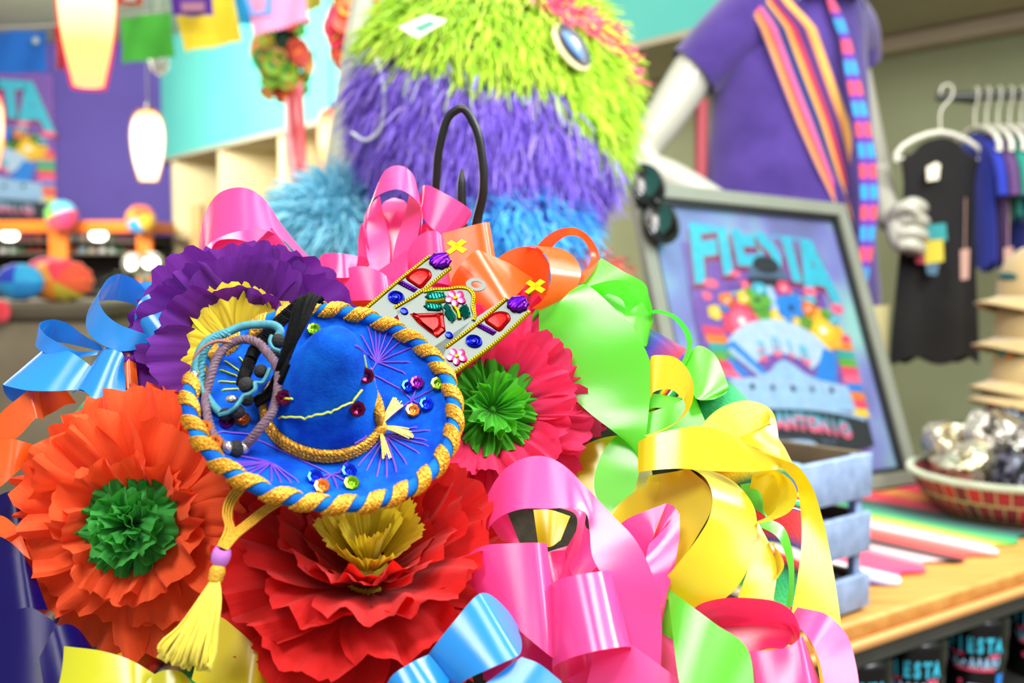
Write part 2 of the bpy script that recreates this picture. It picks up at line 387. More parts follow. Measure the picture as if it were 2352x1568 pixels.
# yellow, right
bow('ribbon_bow', 'bright yellow satin bow at the far right, in front of the slatted crate', (1560, 1090, 3), YEL, [
 ('loop', [(1493,830,.2, 1494,915,.6), (1496,818,-.1, 1500,902,.4), (1520,815,-.3, 1522,894,.3), (1550,820,-.3, 1545,896,.3), (1577,844,-.2, 1566,915,.5), (1593,882,0, 1574,930,.8), (1591,920,.2, 1568,950,1), (1578,948,.4, 1548,972,1.1), (1544,977,.6, 1515,988,1.1), (1488,1003,.8, 1480,1000,1)]),
 ('loop', [(1606,985,1.2, 1672,1022,.6), (1630,955,1.6, 1700,1012,.8), (1668,930,2.2, 1735,1002,.9), (1712,919,2.4, 1759,990,.7), (1748,926,2, 1770,978,.4), (1772,942,1.2, 1766,973,.1), (1783,968,.6, 1742,985,-.2), (1790,1020,.2, 1706,1000,-.3), (1794,1050,.2, 1690,1010,-.2)]),
 ('tail', [(1466,1015,.8, 1465,1085,.8), (1482,1005,.3, 1480,1082,.4), (1546,986,-.2, 1556,1076,-.1), (1616,979,-.4, 1646,1082,-.2), (1686,1000,-.5, 1728,1083,-.2), (1747,1036,-.5, 1782,1078,-.1), (1800,1056,-.4, 1796,1075,.2), (1832,1070,-.1, 1812,1090,.6), (1862,1111,.3, 1828,1110,.9), (1888,1185,.6, 1838,1165,1), (1908,1275,.8, 1841,1240,1.1), (1926,1385,.9, 1832,1325,1.2), (1936,1470,1, 1814,1430,1.2)]),
 ('loop', [(1730,1090,.8, 1738,1100,1.6), (1773,1079,.2, 1772,1088,1.6), (1806,1093,-.2, 1788,1108,1.4), (1828,1120,-.3, 1794,1135,1.2), (1829,1150,-.3, 1788,1158,1.1), (1812,1176,-.2, 1772,1180,1.1), (1780,1192,.2, 1755,1190,1.2), (1738,1203,.6, 1735,1198,1.2)]),
 ('loop', [(1728,1090,2, 1720,1130,3), (1768,1084,2.1, 1745,1150,3), (1794,1115,1.8, 1760,1182,2.8), (1794,1148,1.5, 1772,1184,2.4)]),
 ('loop', [(1556,1080,.6, 1590,1076,2), (1585,1077,.2, 1640,1083,1.6), (1620,1098,-.2, 1692,1111,1.2), (1636,1140,-.5, 1730,1160,1), (1630,1185,-.6, 1739,1205,.9), (1607,1228,-.5, 1731,1265,.8), (1572,1275,-.3, 1703,1334,.8), (1536,1318,.1, 1656,1380,.9), (1495,1350,.8, 1580,1410,1.3)]),
 ('loop', [(1584,1077,.8, 1490,1092,3), (1628,1118,.7, 1478,1130,3.2), (1634,1165,.8, 1470,1180,3.4), (1602,1230,1.2, 1480,1250,3.4), (1545,1315,1.6, 1500,1330,3.2)]),
 ('loop', [(1380,1200,3, 1350,1240,3), (1430,1150,2.6, 1400,1220,3), (1490,1110,2.4, 1460,1200,3), (1560,1105,2.8, 1530,1220,3.2)]),
 ('loop', [(1726,1230,1.3, 1742,1200,1.8), (1722,1290,1.1, 1768,1250,1.6), (1708,1335,1.1, 1784,1300,1.5), (1690,1385,1.3, 1776,1382,1.5)]),
 ('loop', [(1766,1245,1.5, 1778,1245,2.4), (1790,1268,1, 1780,1280,2.2), (1801,1300,.9, 1780,1310,2), (1786,1328,1.2, 1772,1335,2)]),
 ('loop', [(1325,1030,7.0, 1320,1120,7.0), (1385,1005,6.6, 1390,1150,6.6), (1440,1000,6.6, 1450,1140,6.6), (1490,1020,7.0, 1500,1100,7.0)]),
 ('tail', [(1830,1420,1.6, 1850,1430,1.6), (1870,1500,1.8, 1900,1500,1.8), (1885,1580,1.6, 1915,1580,1.6), (1885,1660,1.6, 1918,1660,1.6)]),
 ('tail', [(1225,1170,4.6, 1236,1250,4.6), (1262,1170,4.4, 1262,1256,4.4), (1310,1185,4.6, 1288,1240,4.6)]),
])
# large magenta bow, lower right of centre
bow('ribbon_bow', 'large pink satin bow arching in front of the red flower, its front roll facing us', (1320, 1300, 3), PINK, [
 ('loop', [(1118,1230,1, 1105,1180,1.6), (1128,1205,.4, 1125,1125,1.2), (1162,1180,-.6, 1163,1074,.4), (1203,1168,-1, 1203,1052,.1), (1255,1168,-1, 1247,1047,0), (1310,1166,-.8, 1292,1066,0), (1345,1178,-.4, 1346,1118,-.1), (1354,1215,-.2, 1402,1178,-.4), (1360,1275,-.2, 1460,1240,-.6), (1391,1334,-.2, 1504,1335,-.4), (1430,1412,.2, 1519,1420,.2), (1458,1512,.8, 1518,1530,.8)]),
 ('loop', [(1285,1166,1, 1348,1165,1.2), (1318,1178,.8, 1346,1185,1.4), (1322,1225,.8, 1332,1255,1.4), (1300,1290,1, 1308,1300,1.4), (1278,1340,1.4, 1290,1350,1.6)]),
 ('loop', [(1340,1190,2.4, 1300,1260,2.4), (1352,1230,2, 1310,1310,2), (1372,1300,1.6, 1330,1340,1.8)]),
 ('loop', [(1110,1180,1.8, 1150,1240,2), (1135,1170,1.8, 1180,1250,2), (1165,1176,1.8, 1200,1262,2.2)]),
 ('loop', [(1062,1300,1, 1066,1325,1.4), (1078,1272,.2, 1090,1355,.6), (1115,1252,-.4, 1140,1398,.2), (1160,1248,-.7, 1185,1440,0), (1210,1246,-.8, 1225,1475,0), (1240,1246,-.7, 1262,1505,.1), (1256,1247,-.2, 1290,1525,.5)]),
 ('loop', [(1256,1247,.2, 1292,1525,.8), (1240,1300,1.2, 1270,1480,1.4), (1262,1268,2.2, 1300,1440,2.4), (1300,1262,2.4, 1340,1400,2.6)]),
 ('loop', [(1330,1345,3, 1350,1560,3), (1285,1360,2.6, 1300,1575,2.6), (1258,1362,1.4, 1272,1550,1.4), (1262,1345,.2, 1275,1528,0), (1290,1328,-.8, 1318,1508,-1.2), (1335,1318,-1.2, 1372,1494,-1.7), (1378,1312,-1, 1422,1486,-1.4), (1400,1312,-.4, 1444,1485,-.6), (1410,1328,.6, 1450,1490,.5), (1400,1345,1.4, 1440,1520,1.4)]),
 ('loop', [(1400,1225,1.3, 1470,1330,1.2), (1440,1192,.8, 1488,1290,.6), (1485,1172,.4, 1500,1235,.2), (1531,1155,.2, 1508,1208,.2)]),
 ('loop', [(1531,1155,.3, 1498,1240,1), (1548,1162,.4, 1500,1258,1), (1560,1178,.4, 1492,1262,.9)]),
 ('loop', [(1561,1178,.3, 1490,1250,.1), (1561,1225,.2, 1484,1280,-.2), (1548,1305,.2, 1490,1325,-.2), (1526,1385,.6, 1505,1390,.4)]),
 ('loop', [(1075,1330,3.4, 1110,1560,3.4), (1170,1300,3.0, 1200,1600,3.0), (1280,1260,3.4, 1290,1600,3.4), (1400,1230,3.6, 1400,1600,3.6)]),
 ('loop', [(1330,1200,3.0, 1350,1420,3.2), (1420,1260,2.6, 1440,1520,2.6), (1530,1330,2.8, 1560,1600,2.8), (1600,1420,3.2, 1640,1600,3.2)]),
 ('tail', [(1455,1480,1.4, 1300,1560,1.8), (1520,1460,1.6, 1420,1640,1.8), (1600,1560,1.8, 1540,1680,2)]),
 ('tail', [(1380,1440,.6, 1340,1600,1.2), (1450,1480,.6, 1440,1620,1), (1560,1560,.8, 1560,1660,1)]),
])
bow('ribbon_bow', 'pink satin bow with a deep red inside, in the lower right corner', (1720, 1450, 3), HOT, [
 ('loop', [(1580,1420,.6, 1600,1450,2.4), (1600,1392,.4, 1640,1450,3), (1650,1375,.2, 1700,1460,3.2), (1720,1373,.2, 1760,1470,3.2), (1785,1382,.2, 1810,1480,2.8), (1822,1408,.2, 1830,1480,1.6), (1838,1445,.2, 1836,1480,.8)]),
 ('loop', [(1640,1440,2.6, 1690,1520,2.4), (1740,1420,2.2, 1760,1490,1.8), (1830,1440,1.8, 1800,1490,1.2)]),
])
bow('ribbon_bow', 'pale pink satin bow curling over the red loop in the lower right corner', (1800, 1560, 3), PINK, [
 ('loop', [(1700,1500,1, 1720,1600,1), (1722,1495,.6, 1740,1620,.6), (1775,1493,.2, 1790,1620,.2), (1820,1480,-.2, 1850,1620,0), (1840,1462,-.3, 1872,1600,0), (1848,1470,.4, 1885,1570,.6)]),
 ('tail', [(1815,1420,1.2, 1815,1392,1.6), (1838,1442,.4, 1850,1398,.8), (1868,1482,-.1, 1900,1412,.4), (1885,1530,-.1, 1945,1458,.3), (1893,1580,0, 1968,1535,.3), (1897,1660,.2, 1978,1640,.4)]),
])
bow('ribbon_bow', 'lime green ribbon tail hanging between the two pink bows at the bottom', (1560, 1430, 2), LIME, [
 ('tail', [(1536,1352,.6, 1534,1362,.6), (1566,1375,.1, 1545,1455,.2), (1640,1430,-.3, 1562,1575,0), (1718,1492,-.2, 1595,1690,.1), (1735,1600,.2, 1660,1740,.4)]),
 ('tail', [(1536,1352,1.0, 1516,1450,1.4), (1542,1400,.8, 1530,1460,1.2), (1546,1460,.7, 1548,1470,1)]),
])
# blue, bottom centre
bow('ribbon_bow', 'blue satin bow at the bottom centre, below the red flower', (1070, 1570, 2), BLUE, [
 ('loop', [(975,1520,1.5, 1040,1600,1.4), (989,1495,.4, 1060,1568,.2), (1040,1430,-.2, 1125,1535,-.6), (1100,1364,0, 1190,1505,-.4), (1118,1362,.4, 1196,1498,0), (1165,1400,1.4, 1198,1470,1.2), (1190,1437,2, 1192,1450,2)]),
 ('loop', [(985,1502,.4, 1035,1560,.6), (940,1524,-.2, 1000,1610,-.1), (900,1552,-.1, 950,1640,-.1), (880,1590,.6, 920,1650,.6)]),
 ('loop', [(1198,1508,.2, 1100,1580,0), (1240,1525,.3, 1160,1640,.1), (1290,1565,.6, 1220,1680,.5)]),
], -2.2)
# blue, left
bow('ribbon_bow', 'blue satin bow of round loops at the upper left, beside the purple flower', (265, 830, 3), BLUE, [
 ('loop', [(350,772,.3, 332,800,.5), (306,757,-.3, 275,806,0), (271,743,-.6, 232,790,0), (244,722,-.6, 206,768,.2), (228,692,-.2, 197,742,1), (236,655,.6, 212,700,2.6), (256,634,1.2, 240,690,3.6), (276,629,1.6, 270,690,4), (308,640,1.8, 310,700,4), (340,673,1.6, 345,730,3.4)]),
 ('loop', [(318,780,.9, 355,815,.8), (309,740,.2, 362,800,.2), (314,705,-.3, 372,770,-.1), (330,682,-.3, 395,740,0), (356,671,0, 430,725,.3), (410,670,.8, 460,710,.8)]),
 ('loop', [(315,652,2.4, 335,672,1.8), (345,645,2, 352,672,1.2), (378,650,1.8, 392,680,1), (402,668,1.8, 420,690,1)]),
 ('loop', [(412,690,1.8, 430,705,2.6), (417,662,1.5, 438,690,2.8), (430,647,1.4, 458,680,2.8), (448,645,1.4, 478,675,2.6), (470,658,1.6, 490,680,2.2)]),
 ('loop', [(228,804,.4, 222,815,.4), (179,806,.1, 150,822,.3), (135,787,-.1, 108,812,.3), (104,768,-.1, 86,800,.7), (90,748,.3, 82,785,1.4), (97,738,.9, 98,780,2.4), (121,733,1.4, 130,785,2.8), (150,740,1.5, 160,790,2.6), (190,768,1.2, 205,800,1.8), (232,793,.8, 236,806,1)]),
 ('loop', [(196,900,.4, 222,848,.6), (182,896,0, 212,842,.3), (125,898,-.6, 170,812,0), (61,896,-.6, 130,795,.4), (14,886,-.2, 106,797,.9), (6,884,.4, 100,806,1.8), (14,908,1, 112,825,2.6), (34,924,1.5, 130,840,3), (80,910,2, 160,850,3)]),
 ('loop', [(165,905,.4, 232,805,.8), (184,894,-.1, 242,796,.3), (206,908,-.4, 262,793,0), (226,930,-.4, 282,812,.1), (290,925,.2, 286,838,.5)]),
 ('tail', [(220,850,1.6, 240,800,1.6), (230,820,1.4, 262,795,1.4), (250,800,1.6, 280,790,1.8)]),
])
# violet, lower left
bow('ribbon_bow', 'dark violet satin bow in the lower left corner, behind the orange flower', (40, 1380, 4), VIO, [
 ('loop', [(-60,1160,1.5, -60,1260,1.5), (-10,1140,1.1, 0,1250,1.2), (30,1130,1, 45,1240,1.2), (60,1180,1.4, 80,1250,1.6)]),
 ('loop', [(-60,1240,1.2, -60,1430,1.2), (0,1232,.8, 10,1420,.8), (50,1270,.8, 70,1400,.8), (80,1320,1.2, 110,1400,1.4)]),
 ('loop', [(-60,1420,.8, -80,1600,.8), (10,1412,.3, 20,1600,.3), (70,1395,.2, 95,1600,.3), (140,1440,.5, 150,1600,.6), (190,1480,1.2, 200,1600,1.2)]),
 ('loop', [(90,1510,-.2, 110,1640,0), (130,1440,-.2, 170,1620,0), (175,1440,.4, 215,1560,.5), (215,1490,1.2, 250,1580,1.2)]),
])
# yellow, bottom left
bow('ribbon_bow', 'lemon yellow satin roll at the bottom left edge, below the orange flower', (260, 1600, 2), LEMON, [
 ('loop', [(118,1500,1, 84,1640,1), (130,1485,.2, 98,1640,.2), (180,1487,-.4, 165,1660,-.3), (245,1497,-.6, 245,1680,-.4), (310,1520,-.5, 320,1680,-.4), (356,1548,-.1, 350,1680,0)]),
 ('loop', [(320,1600,-.6, 330,1690,-.5), (345,1556,-.5, 350,1680,-.5), (385,1538,-.6, 392,1680,-.6), (420,1545,-.5, 430,1680,-.4), (448,1580,0, 455,1690,.1)]),
])
bow('ribbon_bow', 'yellow ribbon folds between the tassel and the red flower at the bottom', (540, 1540, 3), YEL, [
 ('loop', [(470,1440,1.2, 440,1560,1.4), (500,1415,1, 480,1590,1.2), (545,1445,.8, 520,1620,1), (600,1495,.8, 585,1630,1), (620,1510,1.3, 610,1620,1.6)]),
 ('loop', [(580,1530,1.8, 580,1640,1.8), (640,1540,1.6, 640,1640,1.6), (720,1545,1.8, 720,1640,1.8)]),
])
# ------------------------------------------------------------------ crepe paper flowers
def frame_axes(n, roll=0):
    """axes from a facing direction in viewer terms"""
    z = nz(cv(*n)); x = nz(np.cross(UP, z)); y = np.cross(z, x)
    c, s = math.cos(roll), math.sin(roll)
    return np.array([x*c+y*s, -x*s+y*c, z])
def petal_pts(L, Wd, e0, e1, cup, ruf, pleat, r0, tw=0, ns=15, nt=19, tip=.2, kf=None):
    kf = kf or rnd.uniform(5, 9); ph = rnd.uniform(0, 6.28); ph2 = rnd.uniform(0, 6.28); k2 = rnd.uniform(10, 16)
    el = np.radians(np.linspace(e0, e1, ns)); ds = 1.0/(ns-1)
    R = np.concatenate([[0], np.cumsum(np.cos(el[:-1])*ds)]); H = np.concatenate([[0], np.cumsum(np.sin(el[:-1])*ds)])
    t = np.linspace(-1, 1, nt)
    P = np.zeros((ns, nt, 3))
    lt = 1-tip*np.abs(t)**2.6+.035*np.sin(k2*t+ph2)+.02*np.sin(31*t+ph)
    for i in range(ns):
        s = i*ds
        w = Wd*(.22+.78*math.sin(min(1, s*1.15)*math.pi/2)**1.1)
        sl = s*lt
        r = np.interp(sl, np.linspace(0, 1, ns), R)*L; h = np.interp(sl, np.linspace(0, 1, ns), H)*L
        wav = ruf*s**1.8*(np.sin(kf*t+ph)+.5*np.sin(1.9*kf*t+ph2))+pleat*(1-.5*s)*np.sin(14*t+ph)
        nrm_r, nrm_h = -np.sin(el[i]), np.cos(el[i])
        wav = wav+cup*w*t*t
        P[i, :, 0] = r0+r+wav*nrm_r
        P[i, :, 1] = w*t+tw*s*h
        P[i, :, 2] = h+wav*nrm_h
    return P
def flower(name, label, c, n, rings, pm, cm, crings, roll=0, centre='centre', cname='petal', disc=None):
    A = frame_axes(n, roll); c = np.asarray(c); rnd.seed(len(label)*7+3)
    t = thing(name, label, 'paper flower', tuple(c), 'crepe paper flowers')
    def ring(spec, m, nm, par):
        cnt, r0, h0, L, Wd, e0, e1, cup, ruf, pleat, jit = spec[:11]
        a0 = spec[11] if len(spec) > 11 else rnd.uniform(0, 6.28)
        fn = spec[12] if len(spec) > 12 else None
        for k in range(cnt):
            a = a0+2*math.pi*k/cnt+rnd.uniform(-1, 1)*jit*2.2/cnt
            LL = L*rnd.uniform(1-jit*.22, 1+jit*.16); je = rnd.uniform(-1, 1)*jit*10
            ee0, ee1 = e0+je, e1+je+rnd.uniform(-1, 1)*jit*14
            if fn: s_, a_, b_ = fn(a); LL *= s_; ee0 += a_; ee1 += b_
            P = petal_pts(LL, Wd*rnd.uniform(.85, 1.15), ee0, ee1, cup, ruf*rnd.uniform(.6, 1.3), pleat, r0)
            ca, sa = math.cos(a), math.sin(a)
            loc = np.stack([P[..., 0]*ca-P[..., 1]*sa, P[..., 0]*sa+P[..., 1]*ca, P[..., 2]+h0], -1)
            g = G(); add_grid(g, c+loc@A, uscale=1, vscale=1)
            obj(nm, g, m, par)
    for s in rings: ring(s, pm, 'petal', t)
    # receptacle hidden at the heart
    g = G(); ell(g, c+A[2]*.0, .012, .012, .010, A, 14, 8); ce = obj(centre, g, cm, t)
    for s in crings: ring(s, cm, cname, ce)
    return t
CRP_P = crepe('purple_crepe', '#6f2494', '#4d1670', '#7a22a4', .28); CRP_O = crepe('orange_crepe', '#ff6a36', '#f4501e', '#ff5c22', .36)
CRP_K = crepe('pink_crepe', '#ee3a6e', '#e02e64', '#ff3a70', .45); CRP_R = crepe('red_crepe', '#e0201c', '#b81414', '#f01a12', .35)
CRP_G = crepe('green_crepe', '#52bc50', '#30a040', '#48c840', .4); CRP_L = crepe('bright_green_crepe', '#57c42c', '#3aa41e', '#58d420', .4)
CRP_Y = crepe('yellow_crepe', '#fae84a', '#e8cc30', '#f8e030', .35)
# spec: count, r0, h0, length, half width, elev0, elev1, cup, ruffle, pleat, jitter
PXM = d0(1000)/F
def pur_fn(a):
    return (.92+.30*abs(math.cos(a))-.05*max(0, math.sin(a)), 0, 0)
flower('paper_flower', 'purple crepe paper flower behind the blue hat, at the upper left', B(572, 818, 3.2), (-.02, .10, .99), [
 (12, .012, 0, .050, .023, 14, 4, .22, .0018, .0002, .5, .2, pur_fn), (11, .010, .004, .046, .020, 30, 22, .24, .0018, .0002, .6, .5, pur_fn), (8, .008, .008, .038, .017, 46, 40, .24, .0016, .0002, .6, .1, pur_fn)],
 CRP_P, CRP_Y, [(12, .004, .020, .033, .012, 24, 4, .1, .0012, .0006, .4)])
flower('paper_flower', 'orange crepe paper flower with a ruffled green centre, at the lower left', B(335, 1195, 2.2), (-.06, .06, .99), [
 (10, .016, -.010, .053, .025, 6, -16, .10, .0050, .0007, .6), (10, .014, -.003, .053, .024, 26, 0, .12, .0052, .0008, .7), (9, .012, .002, .044, .021, 40, 8, .12, .0050, .0008, .8), (8, .010, .006, .034, .017, 56, 30, .1, .0044, .0008, .7)],
 CRP_O, CRP_G, [(9, .003, .016, .021, .012, 26, 6, .1, .0030, .0010, .6), (8, .002, .020, .019, .011, 50, 30, .1, .0030, .0010, .7), (6, .001, .022, .017, .009, 72, 60, .1, .0026, .0010, .7)])
flower('paper_flower', 'hot pink crepe paper flower with a bright green centre, right of the hat', B(1122, 948, 5.6), (.2, .2, .96), [
 (11, .014, -.004, .063, .022, 10, -6, .16, .0032, .0009, .7), (12, .012, .000, .048, .017, 26, 8, .18, .0034, .0010, .8), (10, .010, .004, .037, .014, 44, 26, .2, .0032, .0010, .8)],
 CRP_K, CRP_L, [(9, .003, .008, .026, .009, 30, 14, .15, .0020, .0012, .6), (7, .002, .012, .021, .008, 56, 44, .15, .0020, .0012, .7)])
def red_fn(a):
    s = math.sin(a); return (1.0+.10*max(0, s), -8*max(0, s)+6*max(0, -s), -8*max(0, s)+6*max(0, -s))
flower('paper_flower', 'red crepe paper flower open like a bowl with a yellow fringe, bottom centre', B(846, 1318, 3.0), (.08, .76, .64), [
 (9, .012, -.006, .068, .027, 14, -14, .12, .0034, .0004, .5), (10, .012, -.002, .064, .025, 30, 6, .16, .0032, .0004, .5, .6), (10, .012, 0, .060, .023, 46, 30, .18, .0028, .0006, .5, .3, red_fn), (9, .010, .002, .052, .020, 56, 46, .2, .0022, .0008, .4, .1, red_fn), (6, .009, .004, .038, .017, 60, 52, .24, .0018, .0004, .4, 4.2)],
 CRP_R, CRP_Y, [(14, .008, .012, .032, .0060, 62, 56, .1, .0006, .0004, .5), (10, .004, .012, .030, .0050, 74, 70, .1, .0006, .0004, .5)], cname='fringe')
# ------------------------------------------------------------------ little velvet sombrero
VEL = velvet('blue_velvet', '#0430a4', '#0c66d8'); GOLD = glitter('gold_braid', '#b87408', '#e8b02c', .35)
VELD = velvet('blue_velvet_edge', '#0848a8', '#1478d0')
PTH = mat('purple_thread', '#6a3cc0', .6); YTH = mat('yellow_thread', '#cfe03a', .6); BLK = mat('black_cord', '#040405', .7, spec=.15, bump=.3, vscale=900)
HC = W(740, 955, .533)
HA = frame_axes((.24, .69, .68)); HN = HA[2]
HR, HRC, HB = .0612, .026, .0125
CR = np.array([.0276, .0266, .0250, .0222, .0186, .0150, .0116, .0084, .0048, .0000]); CH = np.array([0, .005, .012, .021, .031, .040, .0475, .0525, .0555, .0565])
def droop(a): return -.014*math.exp(-(((a-2.35+math.pi) % (2*math.pi)-math.pi)/.55)**2)
def hat_h(r, a=0):
    if r < HRC: return float(np.interp(r, CR[::-1], CH[::-1]))
    q = max(0, (r-HRC)/(HR-HRC)); return HB*q**2.3+droop(a)*q*q+.0012*math.sin(3*a+1)*(r/HR)**3
def hpt(x, y, e=0):
    r = math.hypot(x, y); return HC+HA[0]*x+HA[1]*y+HN*(hat_h(r, math.atan2(y, x))+e)
def hat_hit(px, py):
    d = ray(px, py); t = .44
    while t < .68:
        p = CAM+d*t-HC; x, y, z = p@HA[0], p@HA[1], p@HN
        if math.hypot(x, y) < HR*.97 and z < hat_h(math.hypot(x, y), math.atan2(y, x)): return x, y
        t += .0003
    p = on_plane(px, py, HC+HN*HB*.6, HN)-HC
    x, y = p@HA[0], p@HA[1]; r = math.hypot(x, y); s = min(1, HR*.955/r)
    return x*s, y*s
hat = thing('sombrero', 'small blue velvet sombrero with gold braid resting on the paper flowers', 'hat', tuple(HC))
g = G(); rows = []
for r in np.linspace(HRC*.8, HR, 22):
    an = np.linspace(0, 2*math.pi, 96, endpoint=False)
    rows.append([HC+HA[0]*r*math.cos(a)+HA[1]*r*math.sin(a)+HN*hat_h(max(r, HRC), a) for a in an])
for k, r in enumerate(np.linspace(HR, HRC*.8, 10)):
    rows.append([HC+HA[0]*r*math.cos(a)+HA[1]*r*math.sin(a)+HN*(hat_h(max(r, HRC), a)-.0022) for a in an])
add_grid(g, np.array(rows), False, True); obj('brim', g, VEL, hat)
g = G(); rows = []
for r, h in zip(CR, CH):
    rows.append([HC+HA[0]*(r*math.cos(a)*(1+.05*math.cos(2*a+1.2)*h/.05))+HA[1]*r*math.sin(a)*(1-.06*h/.05)+HN*h for a in np.linspace(0, 2*math.pi, 48, endpoint=False)])
rows = spline(np.array(rows), 4); add_grid(g, rows, False, True); obj('crown', g, VEL, hat)
def rim(a, dr=0, dz=0):
    r = HR+dr; return HC+HA[0]*r*math.cos(a)+HA[1]*r*math.sin(a)+HN*(hat_h(HR, a)+dz)
g = G(); tube(g, [rim(a, -.0005, 0) for a in np.linspace(0, 2*math.pi, 80, endpoint=False)], .0032, 12, 1, True); obj('brim_edge', g, VELD, hat)
g = G()
for k in range(28):
    a = 2*math.pi*k/28+rnd.uniform(-.02, .02)
    for s in range(7):
        o = (s-3)*.018; P = []
        for q in np.linspace(-.55, 3.5, 12):
            aa = a+o+.085*(q-1.5)/2; rr_ = .0036+(.0004 if s in (2, 3, 4) else 0)
            P.append(rim(aa, -.0005+rr_*math.cos(q), rr_*math.sin(q)))
        tube(g, P, .0009, 5, 1)
obj('gold_wrapping', g, GOLD, hat)
# hatband: flat braid with a knot and frayed ends
g = G()
for z_, rad in ((.0022, .0275), (.0042, .0274), (.0060, .0271)):
    braid(g, [HC+HA[0]*rad*math.cos(a)+HA[1]*rad*math.sin(a)+HN*z_ for a in np.linspace(0, 2*math.pi, 40)], .0008, .0010, 3, 34, 1, 5)
band = obj('hatband', g, GOLD, hat)
g = G()
kx, ky = hat_hit(868, 990)
K = hpt(kx, ky, .003)
ell(g, K, .004, .005, .004, HA, 12, 8)
braid(g, [W(846, 850, .537), W(858, 900, .527), W(866, 945, .521), K], .001, .0012, 3, 9, 3, 5)
obj('band_knot', g, GOLD, band)
g = G()
for (ex, ey, w_) in ((905, 925, 8), (930, 1000, 10), (885, 1055, 8), (940, 1010, 6), (915, 935, 6)):
    x, y = hat_hit(ex, ey); E_ = hpt(x, y, .0025)
    for s in range(11):
        j = (HA[0]*rnd.uniform(-1, 1)+HA[1]*rnd.uniform(-1, 1))*w_*.00028
        tube(g, [K, (K+E_)/2+j*.5+HN*.001, E_+j], .00035, 4, 2)
obj('frayed_ends', g, glitter('pale_gold_thread', '#e8c838', '#fff28a', .2), band)
# embroidery, in strokes laid on the felt
def stroke(g, a, b, r=.00045, lift=.0005):
    P = []
    for s in np.linspace(0, 1, 9):
        x, y = hat_hit(a[0]+(b[0]-a[0])*s, a[1]+(b[1]-a[1])*s); P.append(hpt(x, y, lift+(-.0008 if s in (0, 1) else 0))-(0 if math.hypot(x, y) > HRC else 1)*ray(*a)*.0006)
    tube(g, P, r, 5, 2)
def fan(c, ends, m, nm='embroidery'):
    g = G()
    for e in ends: stroke(g, c, e)
    return obj(nm, g, m, hat)
fan((865, 833), [(828,768),(815,793),(845,749),(861,730),(877,730),(897,735),(920,747),(940,768),(949,798),(943,833),(932,859),(854,852)], PTH)
fan((945, 920), [(1004,890),(922,897),(884,968),(941,945),(968,932),(958,888)], PTH)
for a_, b_ in (((857, 861), (922, 897)), ((585, 1008), (760, 1090)), ((842, 1000), (778, 1086)), ((500, 992), (600, 1002))):
    g = G(); stroke(g, a_, b_); obj('stitch', g, PTH, hat)
fan((885, 1000), [(958,981),(989,989),(981,1012),(985,1025),(964,1042),(935,1067),(911,1084),(888,1097),(865,1095),(842,1080),(823,1069)], PTH)
fan((762, 1090), [(714,1103),(812,1084),(728,1122),(775,1122),(810,1114)], PTH)
fan((623, 1063), [(518,1071),(528,1062),(522,1066),(530,1076),(539,1046),(552,1086),(585,1097),(565,1092),(623,1105),(646,1109),(669,1109),(686,1107)], PTH)
for a, b in (((515,829),(551,854)),((504,850),(547,866)),((501,877),(545,880)),((509,897),(549,894)),((549,821),(563,836)),((577,919),(617,894)),((640,960),(700,962)),((700,962),(760,948)),((760,948),(810,925)),((810,925),(832,895)),((652,917),(672,918)),((835,815),(842,850))):
    g = G(); stroke(g, a, b); obj('stitch', g, YTH, hat)
SEQ = {c: foil('sequin_'+c, h, .12, .1) for c, h in (('purple', '#7a1a8a'), ('blue', '#1030d8'), ('green', '#7cb81c'), ('orange', '#ff8a3c'), ('maroon', '#6a1034'))}
for x, y, c in ((956,885,'purple'),(936,893,'blue'),(1003,888,'green'),(977,934,'blue'),(946,948,'orange'),(722,1101,'blue'),(800,1087,'blue'),(806,1115,'green'),(738,1122,'orange'),(520,975,'purple'),(556,968,'orange'),(468,988,'orange'),(492,1022,'orange'),(720,763,'green'),(652,917,'maroon'),(820,945,'maroon'),(840,868,'maroon')):
    u, w = hat_hit(x, y); p = hpt(u, w, .0012)
    nn = nz(HN+.35*nz(CAM-p)) if math.hypot(u, w) > HRC else nz(CAM-p)
    g = G(); lathe(g, [(.0002, .0004), (.0008, .0002), (.0022, .0012), (.0034, .0013), (.0038, .0006), (.0034, .0001), (.0022, 0)], p+nn*.0006, nn, 8); flat(obj('sequin', g, SEQ[c], hat))
# chin cord with bead and tassel
CORD = mat('mustard_cord', '#e0a828', .7, bump=.6, vscale=700)
def strap(pts, w):
    P = spline(np.array([W(x, y, d) for x, y, d in pts]), 6); g = G()
    tw = np.linspace(0, 1, len(P)); s = [np.array([p+nz(cv(1, -.45, .3*math.sin(4*t)))*w*q+BACK*.0006*(1-abs(q)) for q in np.linspace(-1, 1, 7)]) for p, t in zip(P, tw)]
    add_grid(g, np.array(s)); 
    for q in (-1, -.4, .2, .8): tube(g, P+nz(cv(1, -.45, 0))*w*q+BACK*.0006, .0006, 5, 1)
    return g
ch = obj('chin_cord', strap([(560,1112,.500), (532,1150,.496), (524,1185,.488), (530,1215,.484), (512,1258,.480)], .0021), CORD, hat)
obj('chin_cord', strap([(650,1148,.496), (610,1172,.492), (575,1200,.487), (540,1228,.483), (514,1258,.480)], .0019), CORD, hat)
bc = W(508, 1276, .480)
g = G(); lathe(g, [(.0016, -.0030), (.0034, -.0034), (.0040, -.0018), (.0041, .0002), (.0040, .0018), (.0033, .0033), (.0016, .0030)], bc, nz(cv(.3, 1, .1)), 20)
obj('bead', g, mat('lilac_bead', '#c878d8', .2, coat=.6), hat)
g = G(); tube(g, [W(506, 1292, .480), W(500, 1310, .479), W(494, 1332, .479)], [.0022, .0034, .0030], 10, 3); tas = obj('tassel', g, CORD, hat)
g = G()
